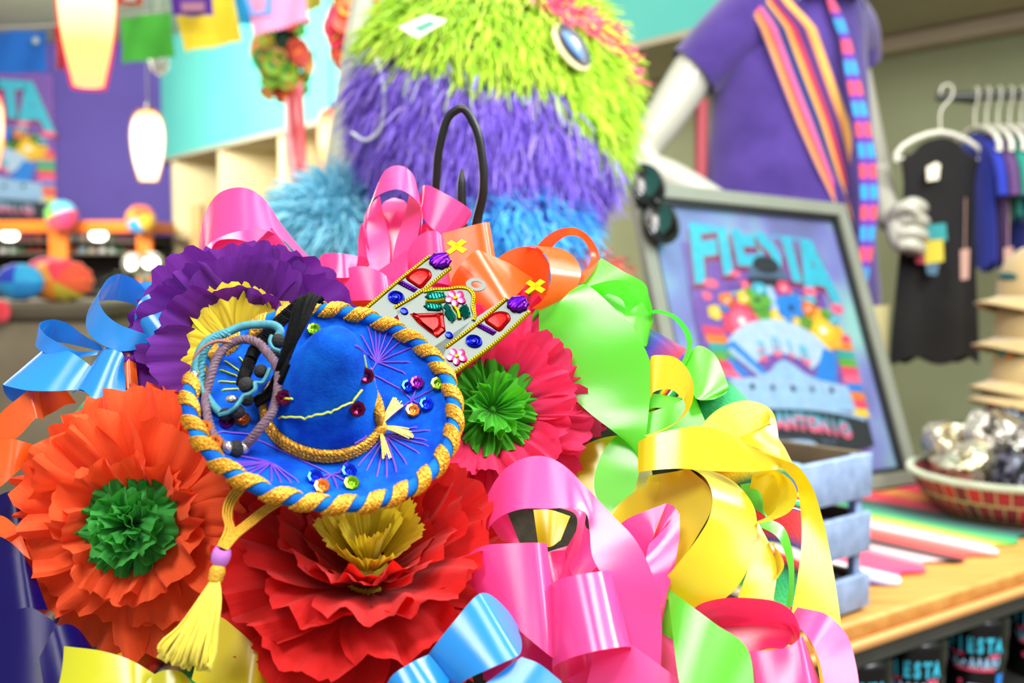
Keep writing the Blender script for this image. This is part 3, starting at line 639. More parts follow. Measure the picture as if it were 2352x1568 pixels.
for k in range(150):
    u = rnd.uniform(-1, 1); v = rnd.uniform(-1, 1); e = rnd.uniform(-12, 14)
    x1 = 428+u*62; y1 = 1512+u*16+e-abs(u)*8
    tube(g, [W(495+u*6, 1330, .479+v*.001), W(482+u*24, 1375, .4785+v*.004-(1-u*u)*.002), W(455+u*45, 1440, .478+v*.006-(1-u*u)*.003), W(x1, y1, .478+v*.007-(1-u*u)*.003), W(x1-4+rnd.uniform(-5, 5), y1+10, .478+v*.008)], rnd.uniform(.0006, .0009), 4, 3)
obj('tassel_strands', g, mat('yellow_floss', '#f0de48', .7, sheen=.3, var=.15, vscale=200), tas, kind='stuff')
# ------------------------------------------------------------------ tin cathedral ornament
CO = W(1035, 825, .582)
cU = nz(W(1222, 662, .582+.0165)-CO); cV = nz(W(1035+172, 825+92, .582-.012)-CO)
cN = nz(np.cross(cV, cU)); 
if cN@BACK < 0: cN = -cN
def cp(px, py, h=0): return on_plane(px, py, CO, cN)+cN*h
def O8(x, y): return (820+x/4.611, 540+y/4.611)       # from close-up readings to frame units
TIN = foil('silver_tin', '#6a726e', .5, .08); TG = foil('gold_tin', '#b89c08', .25, .1); TR = foil('red_tin', '#b00c0c', .16, .08); TP = foil('purple_tin', '#561090', .16, .08)
TB = foil('blue_tin', '#0812b8', .14, .05); TK = foil('pink_tin', '#e03c78', .18, .06); TT = foil('teal_tin', '#027060', .18, .06)
orn = thing('tin_ornament', 'silver tin church ornament with two towers and gold crosses tucked behind the hat', 'ornament', tuple(CO))
def P8(pts, h=0): return np.array([cp(*O8(x, y), h) for x, y in pts])
g = G()
for poly in ([(60,800),(755,210),(790,215),(1000,340),(420,850),(240,1000)], [(420,800),(705,595),(800,565),(960,560),(1100,540),(1180,545),(1245,600),(1250,690),(1265,880),(1210,905),(950,1200),(800,1500),(500,1100)], [(800,1190),(1570,660),(1600,665),(1840,805),(1700,960),(1440,1190),(1060,1460),(880,1560),(640,1400)]):
    slab(g, P8(poly), -cN*.0006)
plate = flat(obj('tin_plate', g, TIN, orn))
def beads(path, w=17, m=TG):
    g = G(); P = P8(path); n_ = 0
    P = spline(P, 8); w_ = w*.00005
    tang = np.gradient(P, axis=0); side = np.cross(tang, cN); side /= np.linalg.norm(side, axis=1)[:, None]
    rows = [np.array([p+s*w_*q*1.35+cN*(.0011*(1-q**4)) for q in (-1, -.6, 0, .6, 1)]) for p, s in zip(P, side)]
    add_grid(g, np.array(rows))
    L = np.concatenate([[0], np.cumsum(np.linalg.norm(np.diff(P, axis=0), axis=1))])
    for q in np.arange(.0006, L[-1], .0014):
        p = np.array([np.interp(q, L, P[:, c]) for c in range(3)])
        ell(g, p+cN*.0012, .0005, .0005, .0005, None, 6, 4)
    return obj('gold_border', g, m, orn)
beads([(80,790),(420,500),(770,222)]); beads([(400,770),(700,585),(990,350)]); beads([(705,600),(830,575),(970,570),(1080,555),(1180,570),(1235,640),(1225,760),(1248,850),(1235,905)])
beads([(940,1190),(1260,950),(1585,672)]); beads([(1040,1450),(1440,1160),(1640,990),(1825,815)])
def dome(pts, h, m, nm, prof=((1, 0), (.96, .6), (.88, .95), (.6, 1.0), (.25, 1.02))):
    g = G(); P = P8(pts); P = spline(P, 3, True) if nm != 'red_door' else np.concatenate([np.linspace(a, b, 5)[:-1] for a, b in zip(P, np.roll(P, -1, 0))]); cushion(g, P, cN, h, 0, prof); return obj(nm, g, m, orn)
def circ8(x, y, a, b, rot=0, n=12): return [(x+a*math.cos(t)*math.cos(rot)-b*math.sin(t)*math.sin(rot), y+a*math.cos(t)*math.sin(rot)+b*math.sin(t)*math.cos(rot)) for t in np.linspace(0, 2*math.pi, n, endpoint=False)]
for dx, dy in ((0, 0), (835, 455)):
    dome([(515+dx,455+dy),(600+dx,375+dy),(690+dx,350+dy),(770+dx,372+dy),(795+dx,430+dy),(745+dx,500+dy),(675+dx,568+dy),(590+dx,520+dy)], .0011, TR, 'red_window')
    g = G(); P = P8([(430+dx,515+dy),(475+dx,478+dy),(645+dx,570+dy),(605+dx,608+dy)]); cushion(g, P, cN, .0010)
    for k in range(7):
        s = (k+.7)/7.4; ell(g, P[0]*(1-s)/2+P[3]*s/2+P[1]*(1-s)/2+P[2]*s/2+cN*.0011, .0007, .0010, .0006, np.array([cV, cU, cN]), 8, 6)
    obj('purple_sill', g, TP, orn)
    dome(circ8(415+dx*.985, 662+dy*1.02, 92, 66, .15), .0013, TB, 'blue_roundel', ((1, 0), (.96, .9), (.78, 1.0), (.6, .5), (.42, .5), (.36, 1.0), (.2, .8)))
    lob = [(880+dx*.985+r*math.cos(t)*1.0, 275+dy*1.01+r*math.sin(t)*.75) for t, r in ((t, 118+8*math.cos(9*t)) for t in np.linspace(0, 2*math.pi, 28, endpoint=False))]
    g = G(); cushion(g, P8(lob), cN, .0022)
    for q in (-.5, -.15, .2, .55): tube(g, P8([(800+dx*.985+q*60, 310+dy*1.01+q*70), (880+dx*.985+q*45, 255+dy*1.01+q*55), (960+dx*.985+q*5, 225+dy*1.01+q*25)], .0021), .0006, 6, 3)
    obj('purple_dome', g, TP, orn)
    g = G()
    for poly in ([(945,190),(985,212),(1165,85),(1110,55)], [(955,100),(1000,65),(1165,165),(1120,205)]):
        pp = P8([(x+dx*.965+(25 if dx else 0), y+dy*.925) for x, y in poly], .0004); slab(g, pp, cN*.0009)
    flat(obj('gold_cross', g, TG, orn))
g = G()
for th in np.linspace(0, 2*math.pi, 28, endpoint=False): pass
ro = P8(circ8(1260, 522, 108, 66, .15, 28)); ri = P8(circ8(1265, 522, 58, 36, .15, 28))
add_grid(g, np.array([ri, ro, ro-cN*.0006, ri-cN*.0006]), True, True); obj('hanging_ring', g, TIN, orn)
dome([(560,835),(915,822),(942,1015),(850,1090),(740,1010),(640,930)], .0015, TR, 'red_door', ((1, 0), (.96, .7), (.9, .55), (.5, 1.2)))
g = G()
for a, b in (((600,835),(930,1000)), ((620,900),(920,835)), ((920,835),(720,960))): tube(g, P8([a, b], .0012), .0004, 5, 1)
obj('red_ridge', g, TR, orn)
for fx, fy in ((1045, 675), (1060, 1290)):
    for k in range(5):
        t = 2*math.pi*k/5+.4; dome(circ8(fx+66*math.cos(t), fy+46*math.sin(t), 50, 40, t, 8), .0014, TK, 'pink_petal')
    dome(circ8(fx, fy, 28, 22, 0, 8), .0020, TG, 'gold_centre')
for (a, b, w) in (((715,655),(950,650),46), ((700,755),(920,770),40), ((940,780),(1030,910),46), ((1120,740),(1165,880),52), ((925,740),(985,800),30)):
    a = np.array(a, float); b = np.array(b, float); t = (b-a)/np.linalg.norm(b-a); s = np.array([-t[1], t[0]])
    g = G(); cushion(g, P8([a, a+(b-a)*.25+s*w, a+(b-a)*.75+s*w, b, a+(b-a)*.75-s*w, a+(b-a)*.25-s*w]), cN, .0012)
    for q in np.linspace(.15, .85, 6): tube(g, P8([a+(b-a)*q-s*w*.8, a+(b-a)*(q+.1)+s*w*.8], .0013), .0005, 5, 1)
    obj('teal_leaf', g, TT, orn)
for pth in ([(730,712),(830,708),(930,690)], [(1030,760),(1070,820),(1085,890)]):
    g = G(); tube(g, P8(pth, .0006), .0012, 6, 4); obj('gold_stem', g, TG, orn)
for x, y in ((975, 1062), (500, 808)): dome(circ8(x, y, 46, 34, .3, 10), .0013, TB, 'blue_roundel')
# ------------------------------------------------------------------ bracelets lying on the hat
def WO(px, py, d):        # kept just clear of the felt
    r = ray(px, py); x, y = hat_hit(px, py); p = hpt(x, y)
    q = p-CAM; t = q@r
    if np.linalg.norm(q-r*t) < .0015: d = min(d, float((r*t)@FWD)-.0035)
    return W(px, py, d)
TAU = mat('taupe_cord', '#6a5260', .8, var=.3, vscale=300); TEAL = mat('teal_cord', '#3f8a98', .7, var=.2, vscale=400); LAVA = mat('black_lava_bead', '#17181a', .75, bump=.6, vscale=900)
SIL = foil('silver_bead', '#d8d4cc', .15, .2)
br = thing('bracelet', 'taupe braided cord bracelet with one black and two silver beads, on the hat brim', 'bracelet', tuple(WO(542, 1031, .50)), 'bracelets on the hat')
lo = [(521,1029,.508),(493,1002,.510),(480,971,.512),(473,935,.514),(474,901,.517),(484,864,.520),(494,831,.524),(507,808,.527),(530,788,.530),(557,779,.530),(591,786,.527),(613,808,.522),(633,836,.517),(640,862,.513),(638,893,.510),(633,923,.507),(622,952,.504),(602,977,.502),(580,1005,.502),(566,1020,.503)]
g = G(); braid(g, [WO(*p) for p in lo], .0011, .0012, 3, 26, 4, 6); obj('cord', g, TAU, br)
g = G(); tube(g, [WO(530, 786, .529), WO(500, 783, .526), (WO(470, 795, .523)), WO(452, 812, .521), WO(444, 824, .520)], [.0014, .0010, .0008, .0007, .0006], 6, 4); obj('loose_end', g, mat('brown_cord', '#8a5a50', .7), br)
for x, y, r, m in ((525,1028,.0030,SIL), (542,1031,.0040,LAVA), (560,1028,.0032,SIL)):
    g = G(); ell(g, WO(x, y, .5045), r*.85, r*1.05, r, np.array([RIGHT, UP, BACK])); obj('bead', g, m, br)
tb = thing('bracelet', 'teal cord bracelet strung with round black stones, leaning on the hat brim', 'bracelet', tuple(WO(545, 945, .51)), 'bracelets on the hat')
te = [(639,772,.532),(644,760,.533),(632,748,.534),(596,745,.535),(557,749,.535),(526,761,.534),(493,773,.532),(470,789,.530),(456,814,.528),(451,842,.525),(453,865,.523),(465,893,.520),(476,912,.517),(493,935,.515),(509,949,.513),(524,952,.512)]
g = G(); tube(g, [WO(*p) for p in te], .0020, 8, 4); obj('cord', g, TEAL, tb)
g = G(); braid(g, [WO(*p) for p in ((526,764,.532),(493,778,.530),(474,800,.528),(463,836,.525),(466,880,.522),(478,915,.518),(500,942,.514))], .0009, .0010, 2, 14, 4, 5); obj('cord', g, TEAL, tb)
for x, y, r, d in ((639,783,.0035,.530),(633,810,.0028,.528),(599,852,.0032,.518),(566,884,.0037,.512),(567,918,.0030,.513),(545,945,.0034,.510),(518,952,.0031,.511)):
    g = G(); ell(g, WO(x, y, d), r, r, r, None, 16, 12); obj('stone_bead', g, LAVA, tb)
g = G()
for pth in ([(624,770,.529),(620,785,.527),(628,800,.526),(643,806,.526)], [(620,845,.515),(614,860,.514),(602,878,.513),(586,879,.511),(586,893,.508),(573,904,.508),(560,908,.508),(550,922,.507),(543,932,.506),(526,946,.507),(504,953,.509)]):
    tube(g, [WO(*p) for p in pth], .0010, 6, 4)
obj('netting', g, TEAL, tb)
g = G(); ell(g, WO(532, 916, .511), .0030, .0018, .0022, np.array([RIGHT, UP, BACK])); ell(g, WO(446, 864, .522), .0028, .0032, .0028, None); obj('silver_bead', g, SIL, tb)
kb = thing('bracelet', 'black braided cord bracelet with a tuft of loose strands, beside the hat crown', 'bracelet', tuple(WO(600, 850, .52)), 'bracelets on the hat')
g = G()
for o in (-5, 0, 5): braid(g, [WO(x+o, y+o*.8, d) for x, y, d in ((700,690,.548),(668,715,.546),(641,740,.544),(612,772,.540),(588,800,.534),(572,835,.524),(560,868,.517),(556,886,.515))], .0009, .0011, 3, 14, 4, 5)
for o in (-6, 0, 6): tube(g, [WO(x+o*.6, y+o, d) for x, y, d in ((660,830,.515),(640,870,.517),(615,905,.518),(585,925,.517))], .0013, 6, 4)
obj('cord', g, BLK, kb)
g = G(); tube(g, [WO(590, 800, .532), WO(582, 812, .529), WO(575, 826, .526)], .0030, 10, 3); obj('knot', g, BLK, kb)
g = G()
for k in range(26):
    u = k/25; ex = 684+u*52+rnd.uniform(-3, 3); ey = 674+abs(u-.55)*28+rnd.uniform(-6, 6); bx = 640+u*32+rnd.uniform(-4, 4); by = 842-u*40
    tube(g, [WO(bx-18, by+45, .516), WO(bx, by, .512), WO(bx+(ex-bx)*.5+rnd.uniform(-4, 4), by+(ey-by)*.5, .514), WO(ex, ey, .525), WO(ex+6, ey+rnd.uniform(2, 16), .529)], .0007, 5, 4)
obj('loose_strands', g, BLK, kb)
# ------------------------------------------------------------------ base of the arrangement and its stand
SER = ramp_uv('serape_wrap', [(0, '#a81c20'), (.07, '#20285c'), (.11, '#e8e0c8'), (.15, '#c02018'), (.2, '#181818'), (.25, '#0a7a48'), (.4, '#38b060'), (.45, '#e8e8d0'), (.5, '#101010'), (.55, '#d03020'), (.62, '#e89020'), (.7, '#f0d020'), (.78, '#1a6a3a'), (.86, '#30308a'), (1, '#a81c20')], 1, .9, weave=600)
bs = thing('wreath_base', 'round serape-wrapped base holding the bows and paper flowers together', 'wreath base', tuple(B(850, 1240, 8)))
P = [B(960+800*math.cos(t), 1250+520*math.sin(t), 7.5) for t in np.linspace(0, 2*math.pi, 72, endpoint=False)]
g = G(); tube(g, P, .024, 14, 1, True); 
u_ = g.uv[-1]; u_[:, 1] = (u_[:, 1]*9) % 1.0
obj('wrapped_ring', g, SER, bs)
g = G(); rows = [[B(960+800*q*math.cos(t), 1250+520*q*math.sin(t), 8.2-2.2*(1-q)) for t in np.linspace(0, 2*math.pi, 48, endpoint=False)] for q in (.03, .3, .6, .9, .98)]
rows += [[p-BACK*.012 for p in r] for r in rows[::-1]]
add_grid(g, np.array(rows), False, True); obj('dark_backing_pad', g, mat('dark_gap_backing', '#232312', .95, var=.5, vscale=120, bump=.8), bs)  # dark backing added behind the ribbons so their gaps read as shade
st = thing('wire_stand', 'black wire stand with a tall hooked top rising behind the pink bow', 'stand', (W(1092, 560, .715)[0], W(1092, 560, .715)[1], 0))
WIRE = mat('black_iron', '#141618', .4)
pt = W(1090, 560, .72)
g = G(); tube(g, [V(pt[0], pt[1], .01), V(pt[0], pt[1], .6), V(pt[0], pt[1], 1.1), pt], .0040, 10, 2); obj('post', g, WIRE, st)
g = G(); tube(g, [pt, W(1096, 505, .718), W(1110, 440, .712), W(1107, 360, .708), W(1091, 290, .706), W(1062, 249, .706), W(1036, 262, .708), W(1012, 325, .712), W(1003, 400, .718), W(1001, 470, .724), W(1006, 540, .727), W(1040, 580, .726), pt], [.0036, .0030, .0027, .0027, .0027, .0027, .0027, .0027, .0027, .0027], 10, 5); obj('hook', g, WIRE, st)
g = G(); tube(g, [W(1061, 388, .712), W(1060, 420, .712), W(1061, 480, .714), W(1068, 540, .718), pt], [.0010, .0026, .0030, .0032, .0034], 10, 4); obj('prong', g, WIRE, st)
g = G(); lathe(g, [(.003, .018), (.06, .016), (.14, .010), (.15, .006), (.15, 0), (.003, 0)], V(pt[0], pt[1], 0), n=40); obj('foot', g, WIRE, st)
# ------------------------------------------------------------------ the shop: walls, ceiling, soffit
def gen(name, c1, c2, scale=3, rough=.8, bump=.05):
    k = N(name); b = k.bsdf(None, rough, 0, .3); f = k.noise(k.coord('Object'), scale, 4)
    k.l(k.ramp(f, [(.3, c1), (.7, c2)]), b.inputs['Base Color']); k.l(k.bump(f, bump, .003), b.inputs['Normal']); return k.end(b.outputs[0])
L1 = V(-2.285, 7.5); LD = V(2.635, -3.9); LN = V(.8286, .56)
SZ, CEIL = 1.968, 2.74
def lp(t, back=0, z=0): p = L1+LD*t+LN*back; return V(p[0], p[1], z)
WT = gen('teal_paint', '#58bcb4', '#62c4ba', 2); WG = gen('olive_grey_paint', '#8a9270', '#939a78', 2); WPU = gen('purple_paint', '#4a3e84', '#52458e', 2)
CEI = gen('ceiling_paint', '#a8ab98', '#b2b4a2', 4); FLO = gen('floor_tile', '#6a6258', '#7a7266', 3)
g = G(); box(g, V(0, 4, -.05), 14, 12, .1); struct('floor', g, FLO)
g = G(); box(g, V(-1.2, 5.6, CEIL+.05), 9, 5.2, .1); struct('ceiling', g, CEI)
g = G(); box(g, V(-3.9, 7.56, CEIL/2), 3.6, .1, CEIL); struct('wall_back', g, WPU)
def wall_strip(name, t0, t1, b0, b1, z0, z1, m):
    g = G(); slab(g, [lp(t0, b0, z0), lp(t1, b0, z0), lp(t1, b1, z0), lp(t0, b1, z0)], V(0, 0, z1-z0)); return struct(name, g, m)
wall_strip('wall_right', -.02, 1.75, .52, .62, 0, SZ+.02, WG)
wall_strip('trim_1', .0, 1.75, -.02, .60, SZ, SZ+.02, gen('soffit_underside', '#a8a288', '#b2ac92', 3))
wall_strip('wall_soffit', .0, 1.75, 0, .60, SZ+.021, CEIL, WT)
wall_strip('trim_2', .7, 1.75, .44, .515, SZ-.045, SZ-.005, gen('pale_trim', '#b4a890', '#beb29a', 3))
# ceiling grid strip, upper left
g = G(); a = W(-120, 36, 5.6); b_ = W(92, 40, 5.4)
box(g, V(-3.0, 5.6, CEIL-.02), 1.6, .10, .04); struct('trim_3', g, mat('pale_ceiling_strip', '#e8e2c4', .6))
# ------------------------------------------------------------------ pendant lamps
def pendant(px, ytop, ybot, wpx, d, label, shell, glow, power):
    u = d/F; top = W(px, ytop, d); bot = W(px, ybot, d); h = top[2]-bot[2]; r = wpx*u/2
    t = thing('pendant_lamp', label, 'pendant lamp', tuple(bot), 'barrel pendant lamps')
    prof = [(.56, 0), (.70, .12), (.86, .28), (.97, .48), (1.0, .62), (.97, .75), (.84, .88), (.60, .97), (.30, 1.0), (.08, 1.0)]
    g = G(); lathe(g, [(a*r, b*h) for a, b in spline(np.array(prof), 3)], bot, V(0, 0, 1), 32); obj('glass_shade', g, shell, t)
    g = G(); lathe(g, [(max(a*r-.09*r, .002), .02*h+b*h*.95) for a, b in spline(np.array(prof), 3)], bot, V(0, 0, 1), 32); obj('diffuser', g, glow, t)
    g = G(); lathe(g, [(.002, 0), (.16*r, 0), (.2*r, .06*h), (.08*r, .12*h), (.002, .13*h)], top-V(0, 0, .01*h), V(0, 0, 1), 16); obj('cap', g, mat('lamp_cap', '#3a3030', .4), t)
    g = G(); tube(g, [top, V(top[0], top[1], CEIL+.0)], max(.004, r*.05), 8, 1); obj('cord', g, mat('lamp_cord', '#14142a', .6), t)
    l = bpy.data.lights.new('lamp_bulb', 'POINT'); l.energy = power; l.shadow_soft_size = r*.6; l.color = (1, .86, .66)
    o = bpy.data.objects.new('lamp_bulb', l); COL.objects.link(o); o.location = tuple(bot-V(0, 0, .05)); return t
def shell_m(name, col, s, tr):
    k = N(name); e = k.n('ShaderNodeEmission'); e.inputs[0].default_value = lin(col); e.inputs[1].default_value = s
    t = k.n('ShaderNodeBsdfTransparent'); t.inputs[0].default_value = (1, .93, .82, 1); mx = k.n('ShaderNodeMixShader'); mx.inputs[0].default_value = tr
    k.l(e.outputs[0], mx.inputs[1]); k.l(t.outputs[0], mx.inputs[2]); return k.end(mx.outputs[0])
def glow_m(name, stops, s):
    k = N(name); e = k.n('ShaderNodeEmission'); e.inputs[1].default_value = s
    t = k.n('ShaderNodeTexCoord'); sp = k.n('ShaderNodeSeparateXYZ'); k.l(t.outputs['Generated'], sp.inputs[0])
    k.l(k.ramp(sp.outputs[2], stops), e.inputs[0]); return k.end(e.outputs[0])
SH_R = shell_m('red_glass', '#ff2440', 1.6, .66); SH_Y = shell_m('amber_glass', '#ffa83c', 1.2, .72)
GL_R = glow_m('warm_glow', [(0, '#ffb078'), (.25, '#ffc070'), (.5, '#fff2c0'), (.75, '#ffe9b0'), (.92, '#ff8a60'), (1, '#f05060')], 3.2)
GL_Y = glow_m('white_glow', [(0, '#ffe0b0'), (.2, '#fff8e8'), (.8, '#fffdf0'), (1, '#ffb050')], 4.0)
pendant(204, -170, 205, 140, 2.24, 'large red-edged glowing pendant lamp at the top left, in front of the purple wall', SH_R, GL_R, 5)
pendant(341, 252, 417, 80, 4.3, 'small amber-white glowing pendant lamp beside the turquoise wall corner', SH_Y, GL_Y, 9)
pendant(760, 250, 405, 64, 4.4, 'small red glowing pendant lamp behind the grey pole', SH_R, GL_R, 7)
pendant(-22, 205, 390, 68, 4.0, 'red pendant lamp half cut off by the left edge', SH_R, GL_R, 5)
# ------------------------------------------------------------------ paper flags
def flag(pts, d, col, label, ymid=None, prints=None, tilt=0):
    P = [W(x, y, d+tilt*(y-pts[0][1])/F*d) for x, y in pts]; g = G(); n = len(P)
    a, b, c, e = P; m = 24; rows = []
    top = [a+(b-a)*s for s in np.linspace(0, 1, m)]; bot = [e+(c-e)*s for s in np.linspace(0, 1, m)]
    dn = nz(e-a)
    bot = [p+dn*.006*(k % 2) for k, p in enumerate(bot)]
    rows = [[t*(1-s)+q*s+FWD*.006*math.sin(5*i/m*2+s*3) for i, (t, q) in enumerate(zip(top, bot))] for s in np.linspace(0, 1, 6)]
    add_grid(g, np.array(rows)); o = obj('paper_flag', g, mat('tissue_'+col, col, .8, sheen=.1), None)
    tag(o, label, 'paper flag', 'cut tissue paper flags on a string')
    if prints:
        for nm, pl, pc in prints:
            g = G(); slab(g, [W(x, y, d-.012) for x, y in pl], FWD*.001); obj(nm, g, mat('tissue_'+pc, pc, .8, sheen=.1), o)
    return o
flag([(-30,74), (106,70), (108,162), (-30,166)], 3.0, '#0460b8', 'blue tissue paper flag with a pale cut star, hanging at the left edge', prints=[('cut_star', [(82+12*math.cos(t)*(1 if k % 2 else .45), 93+12*math.sin(t)*(1 if k % 2 else .45)) for k, t in enumerate(np.linspace(0, 6.28, 16, endpoint=False))], '#a8b8b0')])
flag([(122,60), (146,58), (148,156), (130,158)], 3.2, '#b8302c', 'narrow red paper flag peeking out behind the large lamp')
flag([(262,-40), (330,-44), (326,12), (268,8)], 3.4, '#c8402a', 'red paper flag at the top edge, just right of the large lamp', prints=[('pale_cutout', [(280,-30), (314,-32), (312,3), (284,1)], '#dcd8c8')])
flag([(278,42), (392,28), (402,128), (280,143)], 3.1, '#48b438', 'plain green paper flag above the small white lamp')
flag([(400,20), (532,-30), (556,92), (424,116)], 2.9, '#f4da2c', 'yellow paper flag between the green and pink flags')
flag([(384,-40), (486,-60), (490,34), (396,34)], 2.8, '#4a1888', 'purple paper flag overlapping the yellow one', prints=[('gold_print', [(415,6), (470,4), (470,26), (417,26)], '#9a6a80')])
flag([(532,-30), (575,-34), (590,52), (548,54)], 3.0, '#0c98d8', 'narrow blue paper flag beside the pink one at the top')
flag([(560,-20), (700,-60), (706,44), (584,80)], 2.75, '#ff9cc8', 'pink paper flag with a blue printed panel, right of the yellow flag', prints=[('blue_print', [(558,-16), (628,-20), (626,34), (576,36)], '#7a9ae0'), ('pink_figure', [(572,-4), (610,-8), (606,26), (584,28)], '#f0a0c4')])
flag([(664,-40), (740,-44), (738,14), (690,28)], 2.9, '#a8a02a', 'olive paper flag at the top edge, right of the pink one')
g = G(); tube(g, [W(-120, 66, 3.05), W(120, 58, 3.15), W(280, 36, 3.1), W(400, 16, 2.92), W(535, -36, 2.9), W(700, -62, 2.85), W(900, -140, 2.9)], .002, 5, 4)
tag(obj('string', g, mat('white_string', '#d8d4c4', .8)), 'thin string carrying the coloured paper flags across the top left', 'string')
# ------------------------------------------------------------------ display cabinet, poster, cubbies on the far wall
ORA = mat('orange_paint', '#f07a20', .5, var=.1, vscale=6)
cb = thing('display_cabinet', 'orange-framed display cabinet with lit shelves against the purple wall', 'cabinet', (-3.2, 6.95, 0))
zt_ = W(0, 508, 6.7)[2]; zb_ = zt_-1.0; xr = W(346, 520, 6.7)[0]; xl = W(-260, 520, 6.7)[0]; yc_ = W(0, 508, 6.7)[1]
u7 = 6.7/F
g = G(); box(g, V((xl+xr)/2, yc_+.25, zt_-.03), xr-xl, .5, 26*u7, bev=.005); obj('top_rail', g, ORA, cb)
for x in (130, 328, -100):
    g = G(); w_ = 42 if x == 130 else 34
    box(g, V(W(x, 560, 6.7)[0], yc_+.03, zt_-.55), w_*u7, .05, 1.02, bev=.005); obj('upright', g, ORA, cb)
g = G(); box(g, V((xl+xr)/2, yc_+.46, zt_-.6), xr-xl-.04, .03, 1.05); obj('back_panel', g, mat('cabinet_dark', '#15120f', .8), cb)
g = G(); box(g, V((xl+xr)/2, yc_+.25, zt_-1.15), xr-xl, .5, .08, bev=.005); obj('bottom_rail', g, ORA, cb)
for sy in (555, 582):
    g = G(); box(g, V((xl+xr)/2, yc_+.25, W(0, sy, 6.9)[2]), xr-xl-.06, .4, .012); obj('shelf', g, mat('cabinet_shelf', '#4a463c', .5), cb)
BULB = mat('lit_bulb', '#fff6e0', .5, emit=9)
for x in (22, 226):
    g = G(); ell(g, W(x, 541, 6.78), .048, .048, .030, None, 16, 8); obj('downlight', g, BULB, cb)
cols = ['#b8d0bc', '#8a3028', '#d8c8b0', '#4a6a40', '#c86a3a', '#e8e8e0', '#7a2a20', '#a8c0c8']
for i, x in enumerate([8, 30, 50, 72, 92, 168, 190, 212, 236, 258, 280, 298]):
    for j, sy in enumerate((555, 582)):
        c_ = cols[(i*3+j*5) % 8]; b0 = W(x, sy, 6.9); g = G(); hh = rnd.uniform(.035, .05)
        lathe(g, [(.001, .008), (.022, .008), (.024, .012), (.024, hh*.75), (.016, hh*.85), (.016, hh), (.001, hh)], b0, V(0, 0, 1), 10)
        tag(obj('jar', g, mat('jar_'+c_, c_, .3)), 'tiny blurred jar on a lit shelf of the orange cabinet', 'jar', 'jars on the cabinet shelves')
def pompom(px, py, d, rpx, cols, label):
    c = W(px, py, d); r = rpx*d/F; t = thing('pompom', label, 'paper ball', tuple(c-V(0, 0, r)), 'striped paper balls on the cabinet')
    for k, c_ in enumerate(cols):
        g = G(); rows = []; a0 = 2*math.pi*k/len(cols)+.4; a1 = a0+2*math.pi/len(cols)
        for th in np.linspace(0.02, math.pi-.02, 12):
            rows.append([c+r*(1+.05*math.sin(9*a+7*th))*(RIGHT*math.sin(th)*math.cos(a)+UP*math.sin(th)*math.sin(a)+BACK*math.cos(th)) for a in np.linspace(a0, a1, 8)])
        add_grid(g, np.array(rows)); obj('panel', g, mat('ball_'+c_, c_, .8, sheen=.2), t)
pompom(141, 496, 6.58, 36, ['#60b8d8', '#70c850', '#e04860', '#e83868'], 'green and pink striped paper ball on top of the cabinet, left one')
pompom(323, 504, 6.59, 33, ['#f0602a', '#f0902a', '#28a0e8', '#e0b030'], 'orange and blue striped paper ball on the cabinet corner, right one')
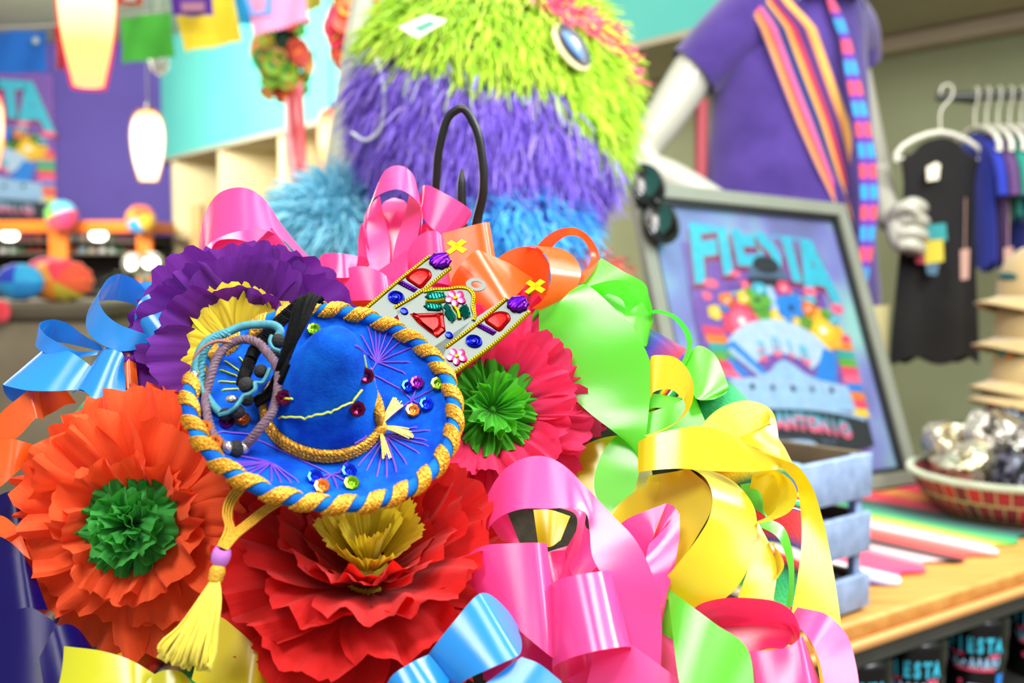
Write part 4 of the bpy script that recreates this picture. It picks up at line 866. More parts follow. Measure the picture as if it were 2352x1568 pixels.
# poster artwork in unit coordinates: u right, v down
ART = ['#7450ac', '#8a1c40', '#38bcd8', '#f0688c', '#1c2430', '#4a6484', '#b8d4ec', '#e84468', '#5cae38', '#f0d030', '#1c84e0', '#e8b430', '#f08030', '#a8c8ec', '#2ca8a0', '#f4f0ec', '#98c4e8', '#5a3090']
ARTM = None
def art(M, g):
    def poly(p, c, h): 
        P = np.array([M(u, v, h) for u, v in p]); g.add(P, [tuple(range(len(P)))], None, c)
    def circ(u, v, a, b, c, h, n=18, lob=0, k=5): poly([(u+a*(1+lob*math.cos(k*t))*math.cos(t), v+b*(1+lob*math.cos(k*t))*math.sin(t)*.68) for t in np.linspace(0, 2*math.pi, n, endpoint=False)], c, h)
    rows = np.array([[M(u, v, 0) for u in np.linspace(0, 1, 12)] for v in np.linspace(0, 1, 12)]); add_grid(g, rows, mi=0)
    for k in range(26):
        u, v = rnd.random(), rnd.random(); poly([(max(0, u-.06), v), (min(1, u+.05), max(0, v-.012)), (min(1, u+.06), max(0, v-.004)), (max(0, u-.05), min(1, v+.008))], 17, 1)
    L = [('F', .13, .185, .36, .29, -.12), ('I', .275, .155, .34, .27, -.06), ('E', .41, .125, .31, .23, -.02), ('S', .57, .135, .32, .25, .03), ('T', .72, .165, .34, .27, .07), ('A', .875, .225, .34, .36, .10)]
    for off, c, h, dv in ((.085, 1, 2, .010), (.05, 2, 3, 0)):
        for ch, u, v, w, hh, r in L:
            o = M(u, v+dv, h); xa = (M(u+.01, v+dv+r*.01, h)-o)*100*w; ya = (M(u-r*.01, v+dv-.01, h)-o)*100*hh*1.25; letter(g, ch, o, xa, ya, nz(np.cross(xa, ya)), off, 0, c)
    for u, v, a, b in ((.14, .315, .05, .03), (.31, .265, .04, .02), (.97, .39, .05, .035), (.80, .32, .05, .03), (.10, .37, .03, .03)): circ(u, v, a, b, 3, 3.2)
    circ(.53, .255, .13, .085, 5, 3.4); circ(.53, .215, .09, .06, 4, 3.6); circ(.53, .29, .16, .03, 4, 3.7)
    for s in (-1, 1):
        for k in range(7): poly([(.5+s*(.12+.03*k), .315+.012*k), (.5+s*(.22+.028*k), .335+.018*k), (.5+s*(.215+.028*k), .348+.018*k), (.5+s*(.12+.03*k), .323+.012*k)], 6 if k % 2 else 5, 3.3)
    poly([(.49, .31), (.54, .31), (.60, .50), (.52, .50)], 13, 4)
    for u, v, a, c, n in ((.29, .47, .125, 7, 7), (.42, .375, .09, 8, 6), (.64, .40, .10, 10, 7), (.83, .49, .135, 11, 8), (.53, .44, .045, 9, 5), (.22, .385, .05, 12, 5), (.34, .37, .05, 9, 5), (.13, .44, .045, 9, 5), (.72, .46, .05, 8, 5), (.76, .40, .05, 12, 5), (.66, .455, .04, 9, 5), (.92, .44, .04, 2, 5), (.20, .42, .04, 10, 5), (.44, .43, .05, 8, 5), (.88, .42, .04, 8, 5), (.36, .31, .03, 7, 5), (.62, .315, .05, 7, 6), (.45, .33, .05, 2, 6)):
        circ(u, v, a, a, c, 4.2, 30, .1, n); circ(u, v, a*.55, a*.55, c if c in (9, 8) else 3 if c == 7 else 9 if c == 11 else c, 4.4, 24, .15, n+1); circ(u, v, a*.2, a*.2, 4 if c in (10, 8) else 15, 4.6, 8)
    for s in (0, 1):
        for k, c in enumerate((7, 12, 14, 8, 7, 3, 10, 12, 7, 9)):
            u0 = .03+.010*k if s == 0 else .88; v0 = .50+.035*k
            poly([(u0+(.0 if s == 0 else .012*k*.4), v0), (u0+.13, v0+.004), (u0+.14, v0+.036), (u0+.006, v0+.034)], c, 3.9)
    arc = [(.5+.37*math.cos(t), .655-.20*math.sin(t)) for t in np.linspace(.12*math.pi, .88*math.pi, 18)]; inn = [(.5+.20*math.cos(t), .70-.10*math.sin(t)) for t in np.linspace(.88*math.pi, .12*math.pi, 18)]
    poly(arc+inn, 6, 5)
    for t in np.linspace(.2*math.pi, .8*math.pi, 15):
        poly([(.5+.365*math.cos(t), .655-.197*math.sin(t)), (.5+.365*math.cos(t+.02), .655-.197*math.sin(t+.02)), (.5+.21*math.cos(t+.02), .70-.105*math.sin(t+.02)), (.5+.21*math.cos(t), .70-.105*math.sin(t))], 16, 5.2)
    poly([(.15, .575), (.21, .555), (.38, .68), (.36, .715)], 10, 5.4); poly([(.16, .60), (.19, .585), (.36, .70), (.35, .715)], 13, 5.6); poly([(.14, .625), (.17, .625), (.28, .70), (.20, .70)], 10, 5.4)
    poly([(.80, .565), (.88, .585), (.84, .715), (.68, .715)], 10, 5.4)
    for ch, u, v, r in zip('2018', (.38, .48, .57, .66), (.585, .565, .568, .592), (-.2, -.06, .08, .22)):
        for off, c, h, dv in ((.05, 3, 5.8, .025), (.03, 2, 6, 0)):
            o = M(u, v+dv, h); xa = (M(u+.01, v+dv+r*.006, h)-o)*100*.11; ya = (M(u-r*.006, v+dv-.01, h)-o)*100*.08; letter(g, ch, o, xa, ya, nz(np.cross(xa, ya)), off, 0, c)
    poly([(.14, .715), (.30, .705), (.40, .68), (.45, .645), (.51, .625), (.57, .645), (.63, .68), (.73, .705), (.91, .725), (.93, .83), (.13, .82)], 16, 6)
    poly([(.14, .715), (.91, .725), (.91, .735), (.14, .727)], 13, 6.2)
    for u in (.27, .40, .53, .66, .79): circ(u, .745, .016, .022, 4 if u in (.27, .53, .79) else 5, 6.4, 10)
    for u in (.36, .46, .6, .7): poly([(u, .76), (u+.012, .76), (u+.012, .82), (u, .82)], 13, 6.3)
    poly([(.5+.60*math.cos(t), .915+.095*math.sin(t)) for t in np.linspace(0, 2*math.pi, 32, endpoint=False) if abs(.60*math.cos(t)) < .5], 4, 6.6)
    ar = [(.5+.48*c_, .905-.088*math.sqrt(1-(c_*.82)**2)) for c_ in np.linspace(-1, 1, 16)]
    poly(ar+[(u, v+.014) for u, v in ar[::-1]], 16, 6.8)
    s_ = 'SAN ANTONIO'
    for k, ch in enumerate(s_):
        if ch == ' ': continue
        u = .12+.70*k/10; v = .885-.020*math.sin(math.pi*k/10)+.012*k/10; r = (k-5)*.045
        for off, c, h, dv in ((.06, 7, 7, .016), (.05, 3, 7.2, .020), (.02, 2, 7.4, 0)):
            o = M(u, v+dv, h); xa = (M(u+.01, v+dv+r*.006, h)-o)*100*.095; ya = (M(u-r*.006, v+dv-.01, h)-o)*100*.072; letter(g, ch, o, xa, ya, nz(np.cross(xa, ya)), off, 0, c)
    for k in range(9):
        if k in (3, 6): continue
        poly([(.30+.05*k, .945+.001*k), (.335+.05*k, .946+.001*k), (.335+.05*k, .955+.001*k), (.30+.05*k, .954+.001*k)], 5, 7)
    circ(.5, .975, .11, .03, 13, 7, 18); circ(.5, .975, .05, .014, 4, 7.2, 14)
def dk(c, f=.80): return '#'+''.join('%02x' % int(int(c[i:i+2], 16)*f) for i in (1, 3, 5))
def artmats(): return [mat('print_'+c, dk(c), .45, spec=.4, var=.12, vscale=60) for c in ART]
# wall poster far left
pa = W(-210, 168, 7.42); pb = W(121, 178, 7.42); pc = W(121, 508, 7.42); yy = 7.488
px0, px1, pz0, pz1 = pa[0], pb[0], pb[2], W(121, 512, 7.42)[2]
g = G(); art(lambda u, v, h: V(px0+(px1-px0)*u, yy-h*.0004, pz0+(pz1-pz0)*v), g)
o = obj('poster', g, artmats(), None, None, False); tag(o, 'large purple festival poster on the far purple wall, cut by the left edge', 'poster')
g = G(); box(g, V((px0+px1)/2, yy+.008, (pz0+pz1)/2), px1-px0+.02, .012, abs(pz1-pz0)+.02); obj('backing_board', g, mat('poster_board', '#7a4a9a', .7), o)
# cubbies under the turquoise soffit
BEI = mat('cream_laminate', '#e8dcae', .5, var=.05, vscale=5)
sh = thing('cubby_shelf', 'cream cubby shelving below the turquoise wall, behind the pink bow', 'shelf', tuple(lp(.25, .2, 0)))
LT = V(LD[0], LD[1], 0)/np.linalg.norm(LD); LNN = V(LN[0], LN[1], 0)
SA = np.array([LT, LNN, V(0, 0, 1)])
def t_at(px): 
    p = on_line(px, 400, lp(0), lp(1)); return np.dot(p[:2]-L1, LD)/np.dot(LD, LD)
for px, w_ in ((392, .05), (500, .05), (640, .05), (748, .05), (900, .05)):
    g = G(); box(g, lp(t_at(px), .25, 1.0), w_, .48, 1.93, SA, bev=.003); obj('divider', g, BEI, sh)
t0_, t1_ = t_at(392), t_at(900)
for z in (1.05, 1.45, 1.62):
    if z == 1.62: continue
    g = G(); box(g, lp((t0_+t1_)/2, .25, z), np.linalg.norm(LD)*(t1_-t0_), .47, .04, SA, bev=.003); obj('shelf_board', g, BEI, sh)
g = G(); box(g, lp((t0_+t1_)/2, .50, 1.0), np.linalg.norm(LD)*(t1_-t0_), .02, 1.9, SA); obj('back_panel', g, mat('olive_back_panel', '#b8a878', .8), sh)
def blob(name, px, py, d, rx, ry, col, label, cat, group=None, n=5):
    c = W(px, py, d); g = G()
    ell(g, c, rx, rx*.8, ry, None, 16, 10)
    v = g.v[0]; g.v[0] = v+.10*rx*np.sin(v*90/ max(rx*20, 1))
    return tag(obj(name, g, mat('c_'+col, col, .7, var=.3, vscale=25)), label, cat, group)
tz = 1.47
def basket(px, col, w, h, label):
    t = t_at(px); b0 = lp(t, .2, tz); g = G()
    lathe(g, [(.002, .002), (w*.8, 0), (w, h), (w*.93, h), (w*.75, .012), (.002, .012)], b0, V(0, 0, 1), 20)
    return tag(obj('basket', g, mat('woven_'+col, col, .8, bump=.8, vscale=80, var=.2), None), label, 'basket')
basket(440, '#e0b060', .10, .24, 'tan woven basket in the leftmost cubby')
basket(530, '#d8a870', .08, .16, 'small peach basket in the second cubby, behind the pink loop')
def bouquet(px, t_, z, cols, n, r, label, back=.22):
    c = lp(t_, back, z); t = thing('artificial_flowers', label, 'flower bunch', tuple(c), 'bunches of artificial flowers')
    g = G(); lathe(g, [(.002, 0), (.05, 0), (.06, .08), (.05, .09), (.002, .085)], c, V(0, 0, 1), 14); obj('pot', g, mat('dark_pot', '#3a2a24', .6), t)
    for k in range(n):
        a = rnd.uniform(0, 6.28); q = rnd.random()**.5*r; p = c+V(q*math.cos(a), q*math.sin(a), .10+rnd.uniform(.0, r*1.3)); col = cols[k % len(cols)]; s = rnd.uniform(.018, .034)
        g = G(); tube(g, [c+V(0, 0, .08), (c+p)/2+V(0, 0, .03), p], .003, 5, 3); 
        lathe(g, [(.002, -.4*s), (s*.6, -.2*s), (s*1.1, .5*s), (s*.8, .55*s), (s*.4, .1*s), (.002, .1*s)], p, nz(p-c), 8)
        obj('blossom', g, mat('blossom_'+col, col, .7), t)
bouquet(570, t_at(575), 1.46, ['#4a8a2a', '#3a6a28', '#d04028', '#6aa838'], 34, .11, 'green and red artificial flowers in the cubby above the pink loop')
bouquet(700, t_at(703), 1.47, ['#b02838', '#6ab030', '#e0c090', '#d86a6a'], 34, .12, 'red and green artificial flowers in the cubby below the red ribbons')
# lamps on the sales floor: two bright shop spots near the plant
tl = thing('spot_lamp', 'twin spot lamp glowing white beside the orange cabinet', 'lamp', (W(330, 600, 5)[0], W(330, 600, 5)[1], 0))
g = G(); p0 = W(330, 600, 5); box(g, V(p0[0], p0[1], (p0[2]-.05)/2), .03, .03, p0[2]-.05, bev=.004); lathe(g, [(.002, .02), (.14, .02), (.15, .01), (.15, 0), (.002, 0)], V(p0[0], p0[1], 0), n=20); obj('stand', g, mat('lamp_metal', '#4a4a40', .4), tl)
for x, y, w_ in ((305, 607, .020), (349, 604, .034)):
    c = W(x, y, 5); g = G(); lathe(g, [(.002, .02), (.05, 0), (.045, -.05), (.02, -.08), (.002, -.085)], c, BACK, 16); box(g, (c+V(p0[0], p0[1], p0[2]-.06))/2-BACK*.04, abs(c[0]-p0[0])+.02, .012, .05); obj('lamp_head', g, mat('lamp_metal', '#4a4a40', .4), tl)
    g = G(); ell(g, c+BACK*.016, w_, .024, .014, np.array([RIGHT, UP, BACK]), 16, 8); obj('bulb', g, BULB, tl)
# plant, plinth, rainbow parasol hats
pl = thing('potted_plant', 'dark bushy potted plant in front of the orange cabinet', 'plant', (W(370, 690, 4.2)[0], W(370, 690, 4.2)[1], 0))
c = W(370, 690, 4.2)
g = G(); lathe(g, [(.002, 0), (.16, 0), (.2, .35), (.18, .36), (.17, .33), (.002, .32)], V(c[0], c[1], 0), n=20); obj('pot', g, mat('brown_pot', '#5a3a28', .7), pl)
g = G(); tube(g, [V(c[0], c[1], .3), V(c[0]+.02, c[1], .7), V(c[0], c[1], c[2]+.1)], .02, 8, 3); obj('stem', g, mat('brown_stem', '#4a3424', .8), pl)
g = G()
for k in range(420):
    a = rnd.uniform(0, 6.28); b = math.acos(rnd.uniform(-1, 1)); q = rnd.random()**.4
    p = V(c[0], c[1], c[2]-.1)+q*V(.24*math.sin(b)*math.cos(a), .2*math.sin(b)*math.sin(a), .28*math.cos(b)); dr = nz(V(math.cos(a), math.sin(a), rnd.uniform(-.6, .9))); sd = nz(np.cross(dr, V(0, 0, 1))); l_ = rnd.uniform(.05, .09)
    g.add([p, p+dr*l_*.5+sd*.014, p+dr*l_-V(0, 0, .012), p+dr*l_*.5-sd*.014], [(0, 1, 2, 3)])
obj('foliage', g, mat('dark_leaf', '#27361c', .6, var=.4, vscale=20), pl, kind='stuff')
plz = W(100, 692, 3.0)
pt_ = thing('display_plinth', 'grey-brown display plinth under the rainbow paper fans at the left', 'plinth', (plz[0]-.1, plz[1], 0))
g = G(); box(g, V(plz[0]-.1, plz[1]+.05, plz[2]/2-.02), .56, .42, plz[2]-.04, bev=.01); obj('body', g, gen('plinth_board', '#7a705c', '#928872', 6), pt_)
g = G(); box(g, V(plz[0]-.1, plz[1]+.05, plz[2]-.02), .60, .46, .04, bev=.008); obj('top', g, gen('plinth_top', '#5a5244', '#6a6252', 6), pt_)
for i, (x, y) in enumerate(((30, 770), (120, 800), (205, 760), (60, 840), (250, 820))):
    pass
def rainbow(px, py, d, rx, rz, cols, label, a0=0):
    c = W(px, py, d); t = thing('paper_fan', label, 'paper fan', tuple(c-V(0, 0, rz)), 'rainbow paper fans')
    for k, col in enumerate(cols):
        g = G(); rows = []; b0 = a0+math.pi*2*k/len(cols); b1 = a0+math.pi*2*(k+1)/len(cols)
        for th in np.linspace(.02, math.pi-.02, 14): rows.append([c+RIGHT*rx*math.sin(th)*math.cos(a)*(1+.03*math.cos(14*a))+V(0, 0, 1)*rz*math.sin(th)*math.sin(a)*(1+.03*math.cos(14*a))+V(0, -1, 0)*rx*.55*math.cos(th) for a in np.linspace(b0, b1, 12)])
        add_grid(g, np.array(rows)); obj('panel', g, mat('fan_'+col, col, .7, sheen=.2), t)
rainbow(45, 648, 2.92, .062, .048, ['#2aa8e0', '#2040c0', '#2098d8', '#1c88d0'], 'round blue paper fan at the left, beside the orange one')
rainbow(140, 645, 2.98, .085, .058, ['#f05030', '#e83a50', '#f0a030', '#f08a20', '#f09020', '#c8b830', '#e86030'], 'orange and red rainbow paper fan on the plinth, left of the blue bow', .2)
rainbow(112, 612, 3.06, .055, .026, ['#d82860', '#e03068', '#c82058'], 'magenta paper fan showing above the orange one')
rainbow(4, 716, 2.8, .022, .028, ['#d83040', '#e04050'], 'small red paper fan cut by the left edge, in front of the plinth')
# clear glass ornament and brown post
g = G(); ell(g, W(366, 138, 3.9), .036, .036, .05, None, 16, 12); tube(g, [W(366, 108, 3.9), V(W(366, 108, 3.9)[0], W(366, 108, 3.9)[1], CEIL)], .003, 6, 1)
tag(obj('glass_ornament', g, mat('clear_glass', '#c8c8c0', .08, spec=.9, coat=.5)), 'small clear glass ornament hanging below the green flag', 'ornament')
bp = W(455, 560, 5.3); g = G(); box(g, V(bp[0], bp[1], W(455, 470, 5.3)[2]/2), .055, .05, W(455, 470, 5.3)[2], bev=.006); lathe(g, [(.002, .02), (.12, .02), (.12, 0), (.002, 0)], V(bp[0], bp[1], 0), n=20)
tag(obj('wooden_post', g, mat('brown_wood', '#7a5a28', .6, var=.2, vscale=8)), 'short brown wooden post left of the tall pink loop', 'post')
# ------------------------------------------------------------------ sales table on the right
TZ = .90; TA = on_z(1936, 1436, .90); E1 = nz(on_z(2352, 1306, .90)-TA); TA[2] = 0; E1[2] = 0; E2 = V(-E1[1], E1[0], 0); EZ = V(0, 0, 1); TAX = np.array([E1, E2, EZ])
def tp(s, q, z=TZ): return TA+E1*s+E2*q+EZ*z
k = N('honey_oak'); b = k.bsdf(None, .45, 0, .4); f = k.noise(k.coord('Object', (3, 30, 30)), 2, 5); k.l(k.ramp(f, [(.3, '#b97c38'), (.7, '#d29a52')]), b.inputs['Base Color']); OAK = k.end(b.outputs[0])
tb = thing('sales_table', 'oak-edged sales table with a dark shelf below, on the right', 'table', tuple(tp(.45, .3, 0)))
S0, S1, QD = -.55, 1.75, .62
g = G(); box(g, tp((S0+S1)/2, QD/2, TZ-.012), S1-S0, QD, .024, TAX, bev=.004); obj('tabletop', g, OAK, tb)
g = G(); box(g, tp((S0+S1)/2, .004, TZ-.029), S1-S0+.02, .024, .012, TAX, bev=.006); obj('edge_moulding', g, mat('light_oak', '#d09456', .45), tb)
DK = mat('dark_grey_frame', '#4c4e48', .5, var=.2, vscale=10)
g = G(); box(g, tp((S0+S1)/2, .02, TZ-.050), S1-S0-.05, .02, .030, TAX, bev=.003); obj('apron', g, DK, tb)
SHZ = on_line(2240, 1398, (TA+E1*0+E2*.05)[:2], (TA+E1+E2*.05)[:2])[2]-.131
g = G(); box(g, tp((S0+S1)/2, QD/2, SHZ-.01), S1-S0-.06, QD-.06, .02, TAX, bev=.003); obj('shelf', g, mat('dark_shelf', '#1a1a18', .6), tb)
g = G(); box(g, tp((S0+S1)/2, QD-.06, SHZ+.1), S1-S0-.06, .02, .22, TAX); obj('back_board', g, mat('dark_shelf', '#1a1a18', .6), tb)
for s in (S0+.04, S1-.04):
    for q in (.05, QD-.05):
        g = G(); box(g, tp(s, q, TZ/2-.012), .05, .05, TZ-.024, TAX, bev=.004); obj('leg', g, DK, tb)
# striped blanket
def s_of(px, py): p = on_z(px, py, TZ); return float(np.dot(p-TA, E1))
st_ = [(1960,1395,'#4a2a6a'), (2000,1345,'#5a3078'), (2010,1322,'#f0e8e8'), (2020,1318,'#f83c6c'), (2025,1285,'#f04466'), (2040,1270,'#f8c8c8'), (2045,1266,'#2a2222'), (2050,1258,'#2c1c20'), (2055,1248,'#e84038'), (2060,1235,'#f06058'), (2065,1225,'#fbdcdc'), (2070,1219,'#f0b0b0'), (2075,1213,'#c8c030'), (2080,1204,'#58b048'), (2085,1196,'#109060'), (2090,1189,'#0a6a58'), (2095,1182,'#06302c'), (2100,1176,'#0a3028'), (2102,1172,'#c82038'), (2105,1160,'#d82840'), (2108,1150,'#e08830'), (2110,1142,'#e0902c'), (2112,1138,'#d82c40'), (2116,1126,'#d02040')]
S = [(s_of(x, y), c) for x, y, c in st_]; s0 = S[0][0]-.02; s1 = S[-1][0]+.55
stops = [((s-s0)/(s1-s0), c) for s, c in S]
stops += [(min(1, stops[-1][0]+.05+.055*i), c) for i, c in enumerate(('#c01830', '#e0a030', '#108060', '#20306a', '#d02840', '#e04878'))]
stops = stops[:31]
CL = ramp_uv('serape_stripes', sorted(stops), 0, .9, weave=500)
g = G(); n_ = 90; rows = []
for i in range(n_):
    s = s0+(s1-s0)*i/(n_-1); jag = .012*math.sin(i*1.1)+.01*math.sin(i*.43)
    rows.append([tp(s, q, TZ+.002+.0012*math.sin(s*60)*math.sin(q*14+1)+.0012) for q in np.linspace(.075+jag, QD-.01, 20)])
P = np.array(rows); uv = np.zeros((n_, 20, 2)); uv[..., 0] = np.linspace(0, 1, n_)[:, None]; uv[..., 1] = np.linspace(0, 1, 20)[None]
g.add(P.reshape(-1, 3), gridfaces(n_, 20), uv.reshape(-1, 2))
o = obj('serape_blanket', g, CL); md = o.modifiers.new('thickness', 'SOLIDIFY'); md.thickness = .002; md.offset = 1
tag(o, 'striped serape blanket in red, pink, green and black laid on the oak table', 'blanket')
# slatted crate
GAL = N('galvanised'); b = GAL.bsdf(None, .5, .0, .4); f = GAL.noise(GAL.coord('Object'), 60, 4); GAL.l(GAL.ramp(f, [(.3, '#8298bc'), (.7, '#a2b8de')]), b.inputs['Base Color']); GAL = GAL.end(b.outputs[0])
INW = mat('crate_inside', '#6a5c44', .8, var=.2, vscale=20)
cr = on_z(1997, 1390, TZ+.006); cdir = nz(on_z(1890, 1428, TZ+.006)-cr); cdir[2] = 0; cdir = nz(cdir); cin = V(cdir[1], -cdir[0], 0)
if cin[1] < 0: cin = -cin
H_ = 0
for h in np.linspace(.1, .3, 400):
    q = cr+EZ*h-CAM; dd = q@FWD
    if 784-F*(q@UP)/dd < 1040: H_ = h; break
CW, CD = .30, .20
crate = thing('slatted_crate', 'grey galvanised crate with three slats on the right, in front of the picture frame', 'crate', tuple(cr+cdir*CW/2+cin*CD/2))
CA = np.array([cdir, cin, EZ])
sl = [(.0, .22), (.36, .62), (.72, 1.0)]
for a, b_ in sl:
    for w_, q, nm in ((CW, .004, 'front_slat'), (CW, CD-.004, 'back_slat')):
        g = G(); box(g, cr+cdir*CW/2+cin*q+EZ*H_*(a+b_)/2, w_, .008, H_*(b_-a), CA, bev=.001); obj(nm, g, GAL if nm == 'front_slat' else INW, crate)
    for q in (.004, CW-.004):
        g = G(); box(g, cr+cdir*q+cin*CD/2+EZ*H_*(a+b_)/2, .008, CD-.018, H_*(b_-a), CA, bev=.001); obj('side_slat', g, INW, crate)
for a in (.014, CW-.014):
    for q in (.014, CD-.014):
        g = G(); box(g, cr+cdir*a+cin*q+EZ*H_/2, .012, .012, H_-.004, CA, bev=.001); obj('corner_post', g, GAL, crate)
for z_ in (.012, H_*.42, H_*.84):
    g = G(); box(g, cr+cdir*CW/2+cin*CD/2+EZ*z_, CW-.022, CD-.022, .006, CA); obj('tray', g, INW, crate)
for i, (z_, col, s, dq, label) in enumerate(((H_*.42+.003, '#5a3aa0', .05, .045, 'purple packet on the middle tray of the crate'), (H_*.42+.003, '#43307c', .13, .05, 'darker purple packet further left on the middle tray of the crate'), (.015, '#1c1c30', .05, .045, 'dark blue packet on the bottom tray of the crate'), (.015, '#14141c', .13, .05, 'black packet further left on the bottom tray of the crate'), (H_*.84+.003, '#8ab8d8', .10, .07, 'pale blue packet on the top tray of the crate'))):
    g = G(); hh = .022 if i < 4 else .016; c = cr+cdir*s+cin*dq+EZ*(z_+hh/2); ell(g, c, .036, .026, hh/2, CA, 14, 8)
    v = g.v[0]-c; a_ = v@CA.T; a_ = np.sign(a_)*np.abs(a_/np.array([.036, .026, hh/2]))**.5*np.array([.036, .026, hh/2]); g.v[0] = c+a_@CA
    tag(obj('packet', g, mat('packet_'+col, col, .4, var=.2, vscale=60)), label, 'packet', 'packets in the crate')
# ------------------------------------------------------------------ framed poster
BR = W(2105, 1106, 2.13); BR[2] = TZ+.006
TR = W(1932, 474, 2.31); TL = W(1440, 420, 2.02); BL = BR+(TL-TR); BL[2] = TZ+.006
fx = nz(TR-TL); fn = nz(np.cross(TR-TL, TR-BR)); 
if fn@BACK < 0: fn = -fn
FM = mat('grey_frame', '#74786c', .45, var=.1, vscale=10); fr = thing('framed_poster', 'dark grey picture frame holding a purple festival poster, leaning on the table', 'picture', tuple((BL+BR)/2))
def Q(a, b, h=0):   # a from left 0..1, b from bottom 0..1
    return (BL*(1-a)+BR*a)*(1-b)+(TL*(1-a)+TR*a)*b+fn*h
Wf = np.linalg.norm(TR-TL); Hf = np.linalg.norm(TR-BR); wa, wb = .026/Wf, .026/Hf
def bar(p, nm):
    P = np.array([Q(a, b, -.004) for a, b in p]); P2 = np.array([Q(a, b, .012) for a, b in p]); c = P2.mean(0); g = G()
    mid = P2*.88+c*.12; g.add(np.concatenate([P, P2]), [(3, 2, 1, 0), (4, 5, 6, 7)]+[(i, (i+1) % 4, 4+(i+1) % 4, 4+i) for i in range(4)]); flat(obj(nm, g, FM, fr))
bar([(0, 0), (1, 0), (1-wa, wb), (wa, wb)], 'bottom_rail'); bar([(0, 1), (wa, 1-wb), (1-wa, 1-wb), (1, 1)], 'top_rail'); bar([(0, 0), (wa, wb), (wa, 1-wb), (0, 1)], 'left_rail'); bar([(1, 0), (1, 1), (1-wa, 1-wb), (1-wa, wb)], 'right_rail')
def inner(p, nm):
    g = G(); slab(g, [Q(a, b, -.002) for a, b in p], fn*.008); flat(obj(nm, g, mat('black_rebate', '#101210', .5), fr))
e = .35
for p, nm in (([(wa, wb), (1-wa, wb), (1-wa*(1+e), wb*(1+e)), (wa*(1+e), wb*(1+e))], 'rebate'), ([(wa, 1-wb), (wa*(1+e), 1-wb*(1+e)), (1-wa*(1+e), 1-wb*(1+e)), (1-wa, 1-wb)], 'rebate'), ([(wa, wb), (wa*(1+e), wb*(1+e)), (wa*(1+e), 1-wb*(1+e)), (wa, 1-wb)], 'rebate'), ([(1-wa, wb), (1-wa, 1-wb), (1-wa*(1+e), 1-wb*(1+e)), (1-wa*(1+e), wb*(1+e))], 'rebate')): inner(p, nm)
k = N('mat_board'); b = k.bsdf(None, .3, 0, .5); f = k.noise(k.coord('Object'), 5, 2); k.l(k.ramp(f, [(.3, '#3e4244'), (.5, '#666ca4'), (.7, '#7aa8a4')]), b.inputs['Base Color']); MB_ = k.end(b.outputs[0])
g = G(); slab(g, [Q(wa, wb, -.012), Q(1-wa, wb, -.012), Q(1-wa, 1-wb, -.012), Q(wa, 1-wb, -.012)], fn*.006); flat(obj('mount_board', g, MB_, fr))
po = Q(.5, .5, -.005); PTL, PTR, PBR, PBL = [on_plane(x, y, po, fn) for x, y in ((1550, 484), (1884, 512), (2012, 1042), (1652, 1030))]
g = G(); art(lambda u, v, h: (PTL*(1-u)+PTR*u)*(1-v)+(PBL*(1-u)+PBR*u)*v+fn*h*.00025, g)
obj('poster', g, artmats(), fr, None, False)
k = N('picture_glass'); t = k.n('ShaderNodeBsdfTransparent'); gl = k.n('ShaderNodeBsdfGlossy'); gl.inputs['Roughness'].default_value = .03; mx = k.n('ShaderNodeMixShader'); mx.inputs[0].default_value = .035
k.l(t.outputs[0], mx.inputs[1]); k.l(gl.outputs[0], mx.inputs[2]); GLS = k.end(mx.outputs[0])
g = G(); slab(g, [Q(wa, wb, .001), Q(1-wa, wb, .001), Q(1-wa, 1-wb, .001), Q(wa, 1-wb, .001)], fn*.0015); flat(obj('glass_pane', g, GLS, fr))
g = G(); mid = Q(.5, .62, -.02); ft = V(mid[0]-fn[0]*.20, mid[1]-fn[1]*.20, TZ+.006); box_ax = nz(mid-ft)
P = [mid-fx*.03, mid+fx*.03, ft+fx*.045, ft-fx*.045]; slab(g, P, -fn*.004); flat(obj('easel_back', g, mat('black_rebate', '#101210', .5), fr))
# sunglasses hooked over the frame corner
sg = thing('sunglasses', 'glossy black sunglasses hooked over the top left corner of the picture frame', 'sunglasses', tuple(W(1500, 470, 1.97)))
SGM = mat('gloss_black_plastic', '#040405', .15, spec=.5, coat=.2)
def sgp(x, y, o=0): return on_plane(x, y, Q(.1, .92, .03), fn)+fn*o
g = G(); 
for (x, y, a, b_, rot) in ((1487, 425, 46, 34, 1.15), (1520, 512, 46, 34, 1.15)):
    P = np.array([sgp(x+a*math.cos(t)*math.cos(rot)-b_*math.sin(t)*math.sin(rot), y+a*math.cos(t)*math.sin(rot)+b_*math.sin(t)*math.cos(rot)) for t in np.linspace(0, 2*math.pi, 24, endpoint=False)])
    g = G(); cushion(g, P, fn, .008, 0, ((1, -.6), (1.02, 0), (.95, .6), (.7, .95), (.4, 1.1))); obj('lens', g, SGM, sg)
    g = G(); tube(g, P+fn*.001, .0042, 8, 1, True); obj('rim', g, SGM, sg)
g = G(); tube(g, [sgp(1505, 462, .004), sgp(1500, 470, .010), sgp(1506, 478, .004)], .006, 8, 3); obj('bridge', g, SGM, sg)
for pth in ([(1482,386,0), (1476,384,-.03), (1478,396,-.10), (1484,420,-.13)], [(1540,548,0), (1548,546,-.012), (1552,520,-.012), (1550,480,-.012)]):
    g = G(); tube(g, [sgp(*p) for p in pth], [.005, .004, .003, .0035], 8, 4); obj('temple', g, SGM, sg)
